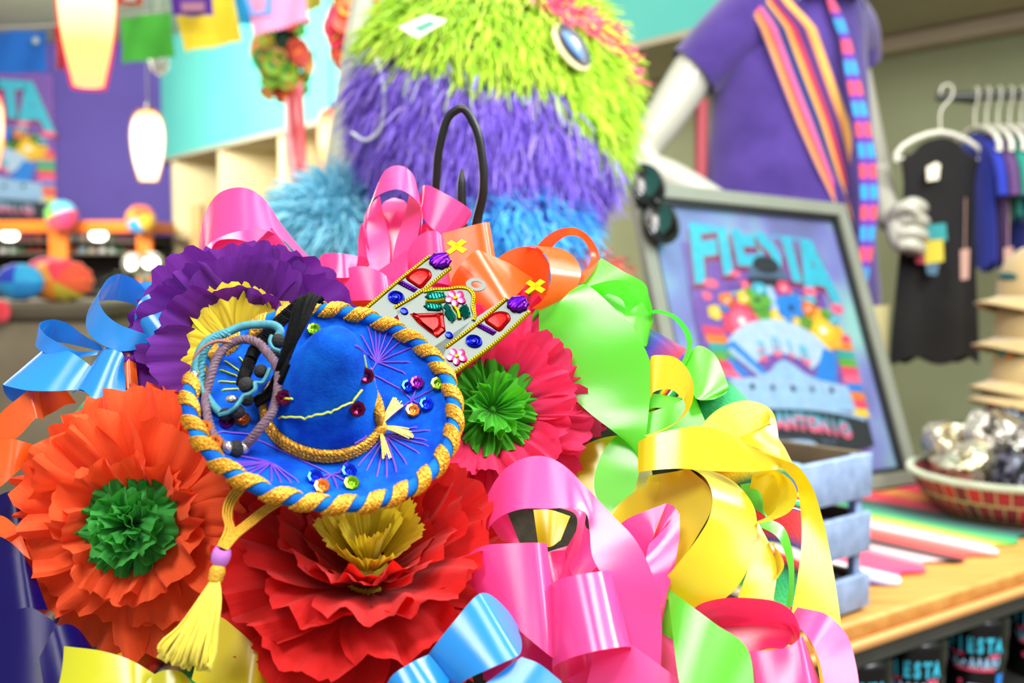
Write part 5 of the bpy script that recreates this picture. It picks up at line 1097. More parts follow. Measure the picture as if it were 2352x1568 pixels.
# ------------------------------------------------------------------ tumblers on the shelf below
CUPM = [mat('black_tumbler', '#0b0b0d', .25, spec=.6), mat('cup_#38bcd8', ART[2], .45), mat('cup_#e84468', ART[7], .45), mat('cup_#98c4e8', ART[16], .45), mat('cup_#1c84e0', ART[10], .45), mat('cup_#b8d4ec', ART[6], .45)]
def tumbler(px, label, ext=0):
    c0 = on_line(px, 1500, tp(0, .05, 0)[:2], tp(1, .05, 0)[:2]); c = V(c0[0], c0[1], SHZ); r = .044; h = .128
    g = G(); lathe(g, [(.001, .002), (r*.78, .0), (r*.80, .004), (r*.98, h*.8), (r, h*.93), (r*.99, h*.96), (r*.9, h*1.0), (r*.3, h*1.01), (.001, h*1.01)], c, EZ, 28)
    f_ = nz(V(-c[0], -c[1], 0)); a0 = math.atan2(f_[1], f_[0])
    def M(u, v, e=.0006):   # u -1..1 angle, v 0..1 height
        rr_ = (r*(.80+.19*v))+e; a = a0+u*1.15; return c+V(rr_*math.cos(a), rr_*math.sin(a), h*v*.93)
    def wrap(s, v, hh, mi, span, off=.02):
        for k_, ch in enumerate(s):
            u = (k_-(len(s)-1)/2)*span; o = M(u, v); xa = (M(u+.01, v)-M(u-.01, v))*50*span*1.25; ya = (M(u, v+.01)-M(u, v-.01))*50*hh; letter(g, ch, o, xa, ya, nz(np.cross(xa, ya)), off, 0, mi)
    def patch(u0, u1, v0, v1, mi, n=8):
        rows = [[M(u, v, .0004) for u in np.linspace(u0, u1, n)] for v in np.linspace(v0, v1, 3)]; add_grid(g, np.array(rows), mi=mi)
    wrap('FIESTA', .76, .24, 1, .27, .05); patch(-.75, .75, .54, .62, 3); patch(-.6, .6, .46, .49, 2); patch(-.7, -.3, .63, .67, 2); patch(.4, .75, .62, .66, 2)
    wrap('SAN ANTONIO', .52, .09, 5, .13, .02); patch(-.2, .2, .16, .3, 5, 6); patch(.7, .95, .25, .42, 4, 5); patch(-.5, -.38, .28, .34, 2, 4)
    return tag(obj('tumbler', g, CUPM, None), label, 'tumbler', 'black printed tumblers on the lower shelf')
tumbler(1968, 'black printed tumbler on the lower shelf, mostly hidden behind the pink ribbon curl')
tumbler(2096, 'black printed tumbler on the lower shelf, second from the pink ribbon curl')
tumbler(2240, 'black printed tumbler on the lower shelf, third from the pink ribbon curl')
tumbler(2384, 'black printed tumbler on the lower shelf, cut by the right edge of the photo')
# ------------------------------------------------------------------ basket of silver bags
bc = on_z(2335, 1215, TZ+.004); ctr = bc+nz(V(bc[0], bc[1], 0))*.12; R0 = .165
bk = thing('woven_basket', 'shallow red and green woven basket on the table, filled with silver packages', 'basket', tuple(ctr))
WV = N('basket_weave'); b = WV.bsdf(None, .8, 0, .3); uvc = WV.coord('UV', (46, 7, 1)); ck = WV.n('ShaderNodeTexBrick'); ck.inputs['Scale'].default_value = 1; ck.inputs['Mortar Size'].default_value = .06; ck.inputs['Brick Width'].default_value = 1; ck.inputs['Row Height'].default_value = 1
ck.inputs['Color1'].default_value = lin('#c03038'); ck.inputs['Color2'].default_value = lin('#6a2a3a'); ck.inputs['Mortar'].default_value = lin('#b8a878'); WV.l(uvc, ck.inputs['Vector']); WV.l(ck.outputs['Color'], b.inputs['Base Color']); WV.l(WV.bump(ck.outputs['Fac'], .6, .003), b.inputs['Normal']); WV = WV.end(b.outputs[0])
prof = [(.10, 0), (.125, .004), (.15, .03), (.168, .062), (.172, .07), (.165, .071), (.145, .034), (.12, .012), (.002, .010)]
g = G(); lathe(g, [(a*R0/.165, z) for a, z in prof], ctr, EZ, 64); obj('bowl', g, WV, bk)
g = G(); braid(g, [ctr+V(R0*1.03*math.cos(a), R0*1.03*math.sin(a), .071) for a in np.linspace(0, 2*math.pi, 60)], .003, .004, 2, 60, 1, 5); obj('rim', g, mat('pale_rim', '#a8b098', .8), bk)
def bagm(name, cols):
    k = N(name); b = k.bsdf(None, .16, .8, .6); o_ = k.coord('Object'); f = k.noise(o_, 38, 4, .6); k.l(k.ramp(f, list(zip((.34, .46, .54, .62, .72), cols))), b.inputs['Base Color']); k.l(k.bump(k.noise(o_, 120, 3), .5, .006), b.inputs['Normal']); return k.end(b.outputs[0])
SBS = [bagm('silver_bag', ('#3a3630', '#8a8478', '#d8d4c8', '#b8b4a0', '#98a4b8')), bagm('dark_bag', ('#101014', '#2a2a30', '#6a6a78', '#a0a0b0', '#3a3a44')), bagm('gold_silver_bag', ('#4a4030', '#a89a70', '#e0dcc8', '#c8c0a0', '#7a8a88'))]
def bag(cx, cy, cz, r, mi, label, seed):
    r_ = np.random.default_rng(seed); g = G(); c = ctr+V(cx, cy, cz); A = np.linalg.qr(r_.normal(size=(3, 3)))[0]; ell(g, c, r*1.15, r*.95, r*.85, A, 13, 9); v = g.v[0]-c
    pl = [nz(r_.normal(size=3)) for _ in range(12)]
    for n in pl:
        h = r*r_.uniform(.55, .9); d_ = v@n; v = v-np.outer(np.maximum(0, d_-h), n)
    g.v[0] = c+v*(1+.10*np.abs(np.sin(v@r_.normal(size=(3,))*90)))[:, None]
    g.v[0][:, 2] = np.maximum(g.v[0][:, 2], ctr[2]+.016)
    return tag(flat(obj('gift_bag', g, SBS[mi])), label, 'gift bag', 'crumpled foil gift bags in the basket')
for a_ in ((-.105, -.02, .075, .052, 2, 'crumpled pale foil bag at the left end of the basket, nearest the picture frame'), (-.035, -.085, .075, .055, 1, 'dark grey shiny bag at the front left of the basket'), (.055, -.09, .078, .058, 0, 'silver crumpled bag at the front of the basket, right of the dark one'), (.115, -.01, .085, .055, 2, 'pale foil bag at the right end of the basket'), (-.03, .03, .115, .060, 0, 'bright silver bag heaped in the middle of the basket'), (.055, .03, .13, .062, 0, 'topmost silver bag of the heap in the basket'), (-.08, .08, .095, .055, 2, 'pale gold foil bag at the back left of the basket'), (.03, .11, .11, .058, 1, 'dark shiny bag at the back of the basket'), (.10, .09, .10, .055, 0, 'silver bag at the back right of the basket')):
    bag(*a_, hash(a_[0]*1000+a_[1]*77) % 1000)
# ------------------------------------------------------------------ caps on a dark stand
def cap(px, py, d, r, col, yaw, label, emblem=None):
    c = W(px, py, d); t = thing('baseball_cap', label, 'cap', tuple(c), 'caps stacked at the right edge'); m = mat('cap_'+col, col, .85, sheen=.3, var=.06, vscale=40, bump=.3)
    f = V(math.cos(yaw), math.sin(yaw), 0); s = V(-f[1], f[0], 0)
    g = G(); lathe(g, [(r*.97, 0), (r, r*.25), (r*.97, r*.6), (r*.82, r*.95), (r*.5, r*1.18), (r*.12, r*1.25), (.001, r*1.25)], c, EZ, 28); obj('crown', g, m, t)
    g = G(); rows = []
    for q in np.linspace(0, 1, 8): rows.append([c+f*(r*.97*math.cos(a)*(1+q*.85*math.cos(a)**.6))+s*(r*.97*math.sin(a)*(1+.05*q))+EZ*(-.010*q-.35*r*q*math.sin(a)**2+.01) for a in np.linspace(-1.35, 1.35, 20)])
    add_grid(g, np.array(rows)); o = obj('brim', g, m, t); md = o.modifiers.new('thickness', 'SOLIDIFY'); md.thickness = .003
    g = G(); ell(g, c+EZ*r*1.26, .008, .008, .004, None, 10, 6); obj('button', g, m, t)
    if emblem:
        for i, (da, dz, w_, h_, ec) in enumerate(emblem):
            e_ = c+(f*math.cos(da)+s*math.sin(da))*r*.985+EZ*r*dz; n = nz(f*math.cos(da)+s*math.sin(da)+EZ*.25); g = G(); ell(g, e_, w_, h_, .003, np.array([nz(np.cross(EZ, n)), EZ, n]), 12, 6); obj('embroidered_badge', g, mat('badge_'+ec, ec, .8), t)
FY = math.radians(200)
cs = thing('cap_stand', 'dark display stand carrying the stacked caps at the right edge', 'stand', (W(2330, 1000, 2.2)[0], W(2330, 1000, 2.2)[1], TZ+.004))
pz = W(2365, 988, 2.25); g = G(); box(g, V(pz[0], pz[1]+.02, (pz[2]+TZ)/2+.002), .26, .22, pz[2]-TZ-.004, bev=.008); obj('plinth', g, mat('black_plinth', '#0e0e0d', .6), cs)
hb = .088
cap(2375, 985, 2.22, hb, '#17170f', FY, 'black cap with a red and green emblem, below the beige caps', [(.0, .55, .030, .018, '#b83038'), (.02, .72, .010, .010, '#d8d0c8'), (.0, .36, .038, .010, '#3a7a48'), (-.1, .42, .012, .012, '#1c8a80')])
cap(2384, 908, 2.23, hb, '#ab9260', FY, 'beige cap directly above the black one', None)
cap(2386, 880, 2.24, hb, '#b09866', FY, 'beige cap with a small teal badge, second beige cap from below', [(-.05, .75, .018, .012, '#1c8a88'), (.12, .65, .010, .008, '#d88a4a')])
cap(2392, 785, 2.25, hb, '#a68e5e', FY, 'beige cap near the top of the stack, just below the topmost cap', None)
cap(2398, 690, 2.26, hb, '#ad9564', FY, 'topmost beige cap of the stack, with a dark teal band', [(-.1, .55, .03, .008, '#1a5a5a')])
g = G(); tube(g, [V(pz[0], pz[1]+.02, pz[2]), V(pz[0], pz[1]+.02, W(2398, 690, 2.3)[2])], .012, 8, 1); obj('post', g, mat('black_plinth', '#0e0e0d', .6), cs)
# ------------------------------------------------------------------ feathery monster piñata
def fringe_mat(name, stops, tr=.25):
    k = N(name); t = k.n('ShaderNodeTexCoord'); sp = k.n('ShaderNodeSeparateXYZ'); k.l(t.outputs['UV'], sp.inputs[0]); c = k.ramp(sp.outputs[0], stops)
    b = k.bsdf(None, .7, 0, .3, .2); k.l(c, b.inputs['Base Color']); tl = k.n('ShaderNodeBsdfTranslucent'); k.l(c, tl.inputs['Color']); mx = k.n('ShaderNodeMixShader'); mx.inputs[0].default_value = tr
    k.l(b.outputs[0], mx.inputs[1]); k.l(tl.outputs[0], mx.inputs[2]); return k.end(mx.outputs[0])
F_L = fringe_mat('lime_fringe', [(0, '#a8dc30'), (.4, '#b8e838'), (.75, '#d0f040'), (1, '#e8f070')]); F_P = fringe_mat('purple_fringe', [(0, '#6a44c8'), (.4, '#8a68e4'), (.75, '#9c80ee'), (1, '#c0a8f8')])
F_B = fringe_mat('blue_fringe', [(0, '#2898e8'), (.4, '#40b0f4'), (.75, '#5cc4f8'), (1, '#8ad8fc')]); F_A = fringe_mat('aqua_fringe', [(0, '#68bcd8'), (.4, '#80d0e8'), (.75, '#98e0f4'), (1, '#b8ecf8')]); F_R = fringe_mat('red_fringe', [(0, '#a02830'), (.5, '#d04040'), (1, '#e87060')]); F_K = fringe_mat('pink_fringe', [(0, '#e83c70'), (.5, '#f85a8c'), (1, '#ff88ac')])
MD = 1.62
mz = W(1130, 560, MD)
mo = thing('pinata', 'shaggy paper-fringed monster with lime, purple and blue bands behind the black hook', 'pinata', (mz[0], mz[1], TZ+.004))
def strips(g, c, R_, n, acc, l0, l1, w0, droop=.6, out=.5):
    k_ = 0; A = np.array([RIGHT, V(0, 1, 0), V(0, 0, 1)])
    while k_ < n:
        d = nz(nr.normal(size=3)); 
        if d[1] > .45: continue
        p = c+d*R_
        q = p-CAM; dd = q@FWD; px, py = 1176+F*(q@RIGHT)/dd, 784-F*(q@UP)/dd
        if not acc(px, py, d): continue
        k_ += 1
        nrm = nz(d/R_); dn = V(0, 0, -1)-nrm*np.dot(nrm, V(0, 0, -1)); dn = nz(dn+nr.normal(size=3)*.35); dr = nz(dn*droop+nrm*out+nr.normal(size=3)*.18)
        l_ = rnd.uniform(l0, l1); sd = nz(np.cross(dr, nrm)+nr.normal(size=3)*.3)*w0*rnd.uniform(.6, 1.3); u = rnd.random()
        a, b_, e_ = p, p+dr*l_*.5+nrm*l_*.06, p+dr*l_*.92-V(0, 0, 1)*l_*.18
        g.add([a-sd, a+sd, b_-sd, b_+sd, e_-sd*.4, e_+sd*.4], [(0, 1, 3, 2), (2, 3, 5, 4)], [(u, 0)]*6)
u_ = MD/F
HC2 = W(1130, 250, MD+.06); HR2 = V(300*u_, .15, 330*u_)
g = G(); ell(g, HC2, HR2[0]*.97, HR2[1]*.97, HR2[2]*.97, None, 28, 18); obj('body', g, mat('dark_violet_core', '#54389c', .9), mo)
def band(px): return np.interp(px, [820, 900, 1000, 1100, 1250, 1340, 1390, 1430], [150, 150, 170, 205, 215, 310, 370, 470])
g = G(); strips(g, HC2, HR2, 7000, lambda x, y, d: y < band(x)-28+rnd.uniform(-22, 22), .035, .065, .0016); obj('lime_fringe', g, F_L, mo, kind='stuff')
g = G(); strips(g, HC2, HR2, 7000, lambda x, y, d: y > band(x)-22+rnd.uniform(-22, 22) and y < 440, .035, .07, .0014, .8, .45); obj('purple_fringe', g, F_P, mo, kind='stuff')
B2 = W(1170, 560, MD+.03); R2 = V(175*u_, .12, 150*u_)
g = G(); ell(g, B2, R2[0]*.93, R2[1]*.93, R2[2]*.93, None, 24, 14); obj('belly', g, mat('blue_core', '#2a6ac0', .9), mo)
g = G(); strips(g, B2, R2, 3600, lambda x, y, d: True, .025, .05, .0013); obj('blue_fringe', g, F_B, mo, kind='stuff')
B3 = W(800, 545, MD+.10); R3 = V(150*u_, .10, 122*u_)
g = G(); ell(g, B3, R3[0]*.93, R3[1]*.93, R3[2]*.93, None, 24, 14); obj('arm', g, mat('aqua_core', '#58a8c0', .9), mo)
g = G(); strips(g, B3, R3, 3600, lambda x, y, d: True, .035, .075, .0014, .45, .9); obj('aqua_fringe', g, F_A, mo, kind='stuff')
g = G(); tube(g, [B3, (B3+B2)/2-V(0, 0, .02), B2], .045, 10, 3); obj('shoulder', g, mat('aqua_core', '#58a8c0', .9), mo)
B4 = V(B2[0], B2[1], TZ+.10); R4 = V(.15, .11, .13)
g = G(); rows = [[V(B2[0]+a*math.cos(t), B2[1]+a*.75*math.sin(t), z) for t in np.linspace(0, 2*math.pi, 28, endpoint=False)] for a, z in ((.02, TZ+.004), (.13, TZ+.004), (.135, TZ+.1), (.12, B2[2]-.04), (.08, B2[2]+.02))]
add_grid(g, np.array(rows), False, True); obj('base', g, mat('red_core', '#8a2830', .9), mo)
g = G(); c4 = W(1180, 645, MD+.02); strips(g, c4, V(.16, .12, .055), 700, lambda x, y, d: True, .02, .04, .002, .6, .6); strips(g, W(800, 640, MD+.08), V(.09, .08, .04), 400, lambda x, y, d: True, .02, .04, .002, .6, .6); obj('red_fringe', g, F_R, mo, kind='stuff')
# brow, eye
def hs(px, py, lift=0):   # on the head surface
    d = ray(px, py); o = (CAM-HC2)/HR2; e = d/HR2; a = e@e; b = 2*o@e; c = o@o-1; D = b*b-4*a*c
    t = (-b-math.sqrt(D))/(2*a) if D > 0 else -b/(2*a)
    return CAM+d*(t-lift)
g = G()
for px, py in np.array([np.interp(np.linspace(0, 1, 260), np.linspace(0, 1, 6), c) for c in ((1215, 1265, 1310, 1370, 1405, 1440), (-30, 5, 40, 70, 110, 185))]).T:
    p = hs(px+rnd.uniform(-14, 14), py+rnd.uniform(-14, 14), .035); u = rnd.random(); dr = nz(RIGHT*rnd.uniform(.1, .9)+UP*rnd.uniform(-.6, .6)+BACK*.3); sd = nz(np.cross(dr, BACK))*.0024; l_ = rnd.uniform(.018, .036)
    g.add([p-sd, p+sd, p+dr*l_*.5-sd, p+dr*l_*.5+sd, p+dr*l_-sd*.4-UP*.004, p+dr*l_+sd*.4-UP*.004], [(0, 1, 3, 2), (2, 3, 5, 4)], [(u, 0)]*6)
obj('pink_brow', g, F_K, mo)
g = G(); tube(g, [hs(1230, -10, .02), hs(1290, 30, .025), hs(1350, 60, .025), hs(1395, 90, .02), hs(1430, 160, .01)], .012, 8, 4); obj('brow_roll', g, mat('pink_core', '#f04a78', .9), mo)
ec = hs(1312, 108, .05); en = nz(cv(.35, .15, .95)); ex = nz(cv(.62, -.78, .0)); ex = nz(ex-en*np.dot(ex, en)); ey = np.cross(en, ex)
EA = np.array([ex, ey, en])
for nm, a, b_, off, dx, col in (('eye_backing', .037, .020, 0, 0, '#e0cc98'), ('eye_ball', .034, .0155, .004, .003, '#2a2c38'), ('eye_iris', .022, .008, .008, -.001, '#5a84c0'), ('eye_glint', .010, .004, .010, .002, '#d8e4f4')):
    g = G(); ell(g, ec+en*off+ey*dx, a, b_, .004, EA, 24, 8); obj(nm, g, mat('eye_'+col, col, .35), mo)
g = G(); tube(g, [hs(1312, 108, -.02), ec], .01, 8, 1); obj('eye_stem', g, mat('pink_core', '#f04a78', .9), mo)
# price tag hanging on the fringe and white cord
tc = [W(x, y, MD-.13) for x, y in ((915, 62), (980, 34), (1028, 46), (960, 88))]
g = G(); slab(g, tc, FWD*.001); tg = flat(obj('price_tag', g, mat('white_card', '#f0f0e0', .6))); tag(tg, 'white price tag with a small green print tied to the lime fringe', 'price tag')
g = G(); slab(g, [W(x, y, MD-.131) for x, y in ((950, 62), (988, 46), (1004, 54), (966, 74))], FWD*.0005); flat(obj('print', g, mat('tag_print', '#5aa088', .6), tg))
g = G(); tube(g, [W(940, 76, MD-.12), W(930, 90, MD-.10), hs(925, 120)], .001, 5, 3); obj('tie', g, mat('white_string', '#d8d4c4', .8), tg)
g = G(); tube(g, [W(862, 130, MD-.05), W(878, 180, MD-.07), W(882, 250, MD-.07), W(870, 300, MD-.06), W(840, 322, MD-.05), W(808, 305, MD-.04)], .0025, 6, 4)
tag(obj('cord', g, mat('white_cord', '#d4dce0', .7)), 'loose white cord looping between the grey pole and the purple fringe', 'cord')
# ------------------------------------------------------------------ grey pole with hanging clusters
pd = 2.05; top = W(842, -60, pd); mid = W(765, 440, pd); lowz = mid+(mid-top)*((mid[2]-.0)/(top[2]-mid[2])); 
pole = thing('display_pole', 'leaning pale grey display pole left of the shaggy monster', 'pole', (lowz[0], lowz[1], 0))
g = G(); tube(g, [lowz, mid, top], [.024, .024, .020], 16, 1); obj('shaft', g, mat('grey_shaft', '#b0b4a0', .6, var=.12, vscale=12), pole)
g = G(); lathe(g, [(.002, .03), (.10, .03), (.16, .015), (.17, 0), (.002, 0)], V(lowz[0], lowz[1], 0), n=28); obj('foot', g, mat('grey_shaft', '#b0b4a0', .6), pole)
def cluster(px, py, d, rx, rz, cols, n, label, ribbon=None, core='#1a3a2a'):
    c = W(px, py, d); t = thing('hanging_cluster', label, 'hanging ornament', tuple(c-V(0, 0, rz)), 'hanging clusters of paper flowers')
    g = G(); ell(g, c, rx*.8, rx*.7, rz*.85, None, 14, 10); obj('core', g, mat('core_'+core, core, .9), t)
    g = G(); tube(g, [c+V(0, 0, rz*.8), V(c[0], c[1], CEIL)], .003, 6, 1); obj('hanger', g, mat('lamp_cord', '#14142a', .6), t)
    for k in range(n):
        dv = nz(nr.normal(size=3)); 
        if dv[1] > .5: dv[1] *= -1
        p = c+dv*V(rx, rx, rz)*rnd.uniform(.75, 1.0); s = rnd.uniform(.014, .026)*d/2.6; col = cols[k % len(cols)]; g = G()
        lathe(g, [(.001, -.3*s), (s*.5, -.2*s), (s, .5*s), (s*1.1, .7*s), (s*.7, .5*s), (s*.3, .2*s), (.001, .25*s)], p, nz(dv+V(0, -.4, 0)), 9); obj('blossom', g, mat('blossom_'+col, col, .6), t)
    if ribbon:
        for i, (pts, col, w_) in enumerate(ribbon):
            P = spline(np.array([W(x, y, d-.02) for x, y in pts]), 5); g = G(); rows = [[p-RIGHT*w_, p+BACK*.006*math.sin(i*2+j*.5), p+RIGHT*w_] for j, p in enumerate(P)]; add_grid(g, np.array(rows)); obj('ribbon_tail', g, satin('tail_'+col, col, None, .2), t)
cluster(650, 122, 3.0, .062, .125, ['#e87a30', '#4aa838', '#f0a860', '#2a9a48', '#c84a38', '#8ab830'], 64, 'hanging cluster of orange and green paper blossoms with red ribbon tails', [([(672,205),(678,290),(672,380),(690,432)], '#c02838', .012), ([(684,190),(690,280),(694,400)], '#d83848', .012), ([(664,225),(664,330),(676,420)], '#e89aa0', .010)])
cluster(818, 70, 2.3, .048, .105, ['#e83a70', '#f0b040', '#f06a50', '#f8d060', '#d82a50', '#e8743a'], 56, 'hanging cluster of pink and yellow paper blossoms at the top of the grey pole', None, '#7a3a30')
# ------------------------------------------------------------------ shop mannequin
WM = mat('white_mannequin', '#b9b9aa', .35, coat=.2); SHT = N('purple_knit'); b = SHT.bsdf(None, .85, 0, .2, .4); f = SHT.noise(SHT.coord('Object'), 14, 4); SHT.l(SHT.ramp(f, [(.3, '#3a2670'), (.7, '#4a3484')]), b.inputs['Base Color']); SHT.l(SHT.bump(SHT.noise(SHT.coord('Object'), 500, 2), .3, .001), b.inputs['Normal']); SHT = SHT.end(b.outputs[0])
MN = 2.62; um = MN/F
base = W(1810, 620, MN)
mn = thing('mannequin', 'white shop mannequin in a purple T-shirt with a striped sash, hand on hip', 'mannequin', (base[0], base[1], 0))
PZ = .30
def skin(name, verts, edges, m, parent, sub=2, root=0):
    org = ROOT[parent.name]; me = bpy.data.meshes.new(name); me.from_pydata([tuple(np.asarray(p)-org) for p, r in verts], edges, []); me.materials.append(m)
    o = bpy.data.objects.new(name, me); COL.objects.link(o); o.parent = parent; ROOT[o.name] = org
    md = o.modifiers.new('skin', 'SKIN'); 
    for i, (p, r) in enumerate(verts):
        s = me.skin_vertices[0].data[i]; rr_ = r if isinstance(r, tuple) else (r, r); s.radius = rr_; s.use_root = (i == root)
    md.use_smooth_shade = True; sb = o.modifiers.new('sub', 'SUBSURF'); sb.levels = sub; sb.render_levels = sub
    return o
hipz = .90+PZ; X0, Y0 = base[0]+.015, base[1]
sh1 = W(1655, 70, MN-.02); el1 = W(1462, 372, MN-.02); wr1 = W(1662, 470, MN-.14); ha1 = W(1705, 500, MN-.13)
sh2 = W(1925, 60, MN+.10); el2 = W(2010, 400, MN+.20); wr2 = W(2046, 522, MN+.02)
vs_ = [(V(X0, Y0, hipz), (.15, .11)), (V(X0, Y0, hipz+.17), (.10, .075)), (V(X0+.01, Y0, hipz+.38), (.10, .07)), (V(X0+.02, Y0, hipz+.52), (.08, .05)), (V(X0+.03, Y0, hipz+.60), (.05, .05)), (V(X0+.045, Y0-.01, hipz+.72), (.075, .085)), (V(X0+.05, Y0-.01, hipz+.86), (.06, .07)),
       (sh1, .062), ((sh1+el1)/2, .054), (el1, .044), ((el1*.5+wr1*.5), .042), (wr1, .028), (ha1, .03),
       (sh2, .06), ((sh2+el2)/2, .05), (el2, .042), ((el2+wr2)/2, .038), (wr2, .030),
       (V(X0-.09, Y0-.02, hipz-.08), .095), (V(X0-.10, Y0-.03, hipz-.42), .062), (V(X0-.11, Y0, PZ+.10), .040), (V(X0-.11, Y0-.10, PZ+.035), .034),
       (V(X0+.09, Y0+.03, hipz-.08), .095), (V(X0+.10, Y0+.03, hipz-.42), .062), (V(X0+.10, Y0+.05, PZ+.10), .040), (V(X0+.11, Y0-.05, PZ+.035), .034)]
eds = [(0,1),(1,2),(2,3),(3,4),(4,5),(5,6),(3,7),(7,8),(8,9),(9,10),(10,11),(11,12),(3,13),(13,14),(14,15),(15,16),(16,17),(0,18),(18,19),(19,20),(20,21),(0,22),(22,23),(23,24),(24,25)]
body = skin('body', vs_, eds, WM, mn)
# closed fist on the right, fingers folded
FH = mat('white_mannequin', '#dcdccc', .35)
hg = G(); hc = W(2072, 525, MN-.02)
ell(hg, hc, .040, .030, .056, np.array([nz(RIGHT+FWD*.2), FWD, UP]), 18, 12)
for i, (dy, ln) in enumerate(((-52, 1.0), (-20, 1.08), (12, 1.04), (42, .9))):
    b0 = W(2068, 525+dy*.9, MN-.045); tube(hg, [b0, W(2068+26*ln, 525+dy-6, MN-.055), W(2068+48*ln, 525+dy+2, MN-.04), W(2068+46*ln, 525+dy+6, MN-.005), W(2068+20*ln, 525+dy+8, MN+.015)], [.0135, .0150, .0150, .0135, .012], 10, 4)
tube(hg, [W(2046, 500, MN-.03), W(2066, 478, MN-.06), W(2092, 476, MN-.075), W(2108, 494, MN-.07)], [.014, .015, .0135, .010], 10, 4)
obj('fist', hg, WM, mn)
# shirt
rows_ = [(-75, 1800, 1960), (-40, 1745, 1968), (0, 1700, 1975), (60, 1655, 1985), (130, 1640, 1990), (220, 1638, 1996), (320, 1628, 2000), (440, 1612, 2004), (560, 1600, 2010), (680, 1592, 2018), (760, 1590, 2020)]
def srow(y): r = np.array(rows_, float); return np.interp(y, r[:, 0], r[:, 1]), np.interp(y, r[:, 0], r[:, 2])
def sfront(px, py, lift=.006):
    l, r = srow(py); a = (r-l)/2; c = (l+r)/2; q = max(-.995, min(.995, (px-c)/a)); b_ = .62*a*um
    return W(px, py, MN-b_*math.sqrt(1-q*q)-lift)
g = G(); rr_ = []
for y, l, r in rows_:
    c = W((l+r)/2, y, MN); a = (r-l)/2*um; b_ = .62*a
    rr_.append([c+RIGHT*a*math.cos(t)*(1+.012*math.sin(5*t+y*.02))+V(0, -1, 0)*b_*math.sin(t)*(1+.015*math.sin(7*t+y*.03)) for t in np.linspace(0, 2*math.pi, 44, endpoint=False)])
add_grid(g, spline(np.array(rr_), 4), False, True); shirt = obj('t_shirt', g, SHT, mn)
g = G(); A_ = W(1730, 55, MN-.02); B_ = W(1594, 168, MN-.02); tube(g, [W(1790, 10, MN-.01), A_, W(1655, 112, MN-.02), B_], [.105, .098, .080, .068], 24, 5, caps=False); obj('sleeve', g, SHT, shirt)
g = G(); tube(g, [W(1900, 40, MN+.03), W(1945, 90, MN+.12), W(1960, 150, MN+.15)], [.09, .08, .066], 20, 4, caps=False); obj('sleeve', g, SHT, shirt)
g = G(); cpts = [W(1880+85*math.cos(t), -78+14*math.sin(t), MN-.04*math.sin(t)) for t in np.linspace(0, 2*math.pi, 24, endpoint=False)]; tube(g, cpts, .008, 8, 1, True); obj('collar', g, SHT, shirt)
# striped sash and woven band
sl_ = [(-60,1700,1790),(0,1708,1812),(61,1744,1872),(170,1785,1910),(283,1829,1950),(385,1874,1968),(458,1910,1975),(551,1958,1982),(640,1978,1990)]
SASH = ramp_uv('sash_stripes', [(0, '#6a54a8'), (.05, '#e8a050'), (.13, '#d8582c'), (.22, '#d0487a'), (.29, '#b868a0'), (.32, '#141f58'), (.44, '#1c3a74'), (.47, '#d89030'), (.53, '#d8a048'), (.56, '#b02840'), (.65, '#b03858'), (.68, '#3a2060'), (.80, '#583070'), (.84, '#d88a38'), (.93, '#f0b060'), (1, '#d88a3c')], 0, .85, weave=400)
P = []
for y in np.linspace(-60, 640, 40):
    a = np.array(sl_, float); l, r = np.interp(y, a[:, 0], a[:, 1]), np.interp(y, a[:, 0], a[:, 2])
    P.append([sfront(l+(r-l)*q, y, .010+max(0, (110-y)*.00032)+.003*math.sin(q*9+y*.02)) for q in np.linspace(0, 1, 14)])
g = G(); add_grid(g, np.array(P)); o = obj('sash', g, SASH, mn); md = o.modifiers.new('t', 'SOLIDIFY'); md.thickness = .003; md.offset = 1
ll_ = [(-60,1890,1906),(0,1898,1916),(40,1910,1938),(93,1930,1955),(170,1940,1975),(275,1960,1998),(364,1970,2014),(466,1974,2020),(587,1972,2006),(655,1984,1992)]
k = N('woven_band'); b = k.bsdf(None, .85, 0, .2, .2); t = k.n('ShaderNodeTexCoord'); sp = k.n('ShaderNodeSeparateXYZ'); k.l(t.outputs['UV'], sp.inputs[0])
def mth(op, a, bb=None, c=None):
    n = k.n('ShaderNodeMath', operation=op)
    for i, x in enumerate((a, bb, c)):
        if x is None: continue
        if isinstance(x, (int, float)): n.inputs[i].default_value = x
        else: k.l(x, n.inputs[i])
    return n.outputs[0]
vv = mth('MULTIPLY', sp.outputs[1], 15.0); fu = mth('ABSOLUTE', mth('SUBTRACT', mth('FRACT', mth('MULTIPLY', sp.outputs[0], 2.0)), .5)); fv = mth('ABSOLUTE', mth('SUBTRACT', mth('FRACT', vv), .5))
dot = mth('MULTIPLY', mth('LESS_THAN', fu, .36), mth('LESS_THAN', fv, .34)); par = mth('LESS_THAN', mth('FRACT', mth('MULTIPLY', vv, .5)), .5)
m1 = k.n('ShaderNodeMix', data_type='RGBA'); k.l(par, m1.inputs[0]); m1.inputs[6].default_value = lin('#d8505c'); m1.inputs[7].default_value = lin('#2c98d0')
m2 = k.n('ShaderNodeMix', data_type='RGBA'); k.l(dot, m2.inputs[0]); m2.inputs[6].default_value = lin('#5a3a9a'); k.l(m1.outputs[2], m2.inputs[7]); k.l(m2.outputs[2], b.inputs['Base Color']); BND = k.end(b.outputs[0])
P = []
for y in np.linspace(-60, 655, 48):
    a = np.array(ll_, float); l, r = np.interp(y, a[:, 0], a[:, 1]), np.interp(y, a[:, 0], a[:, 2]); d_ = np.interp(y, [-60, 93, 300, 655], [.10, .12, .16, .17])
    P.append([W(l+(r-l)*q, y, MN-d_-.004*math.sin(q*3.1)) for q in np.linspace(0, 1, 7)])
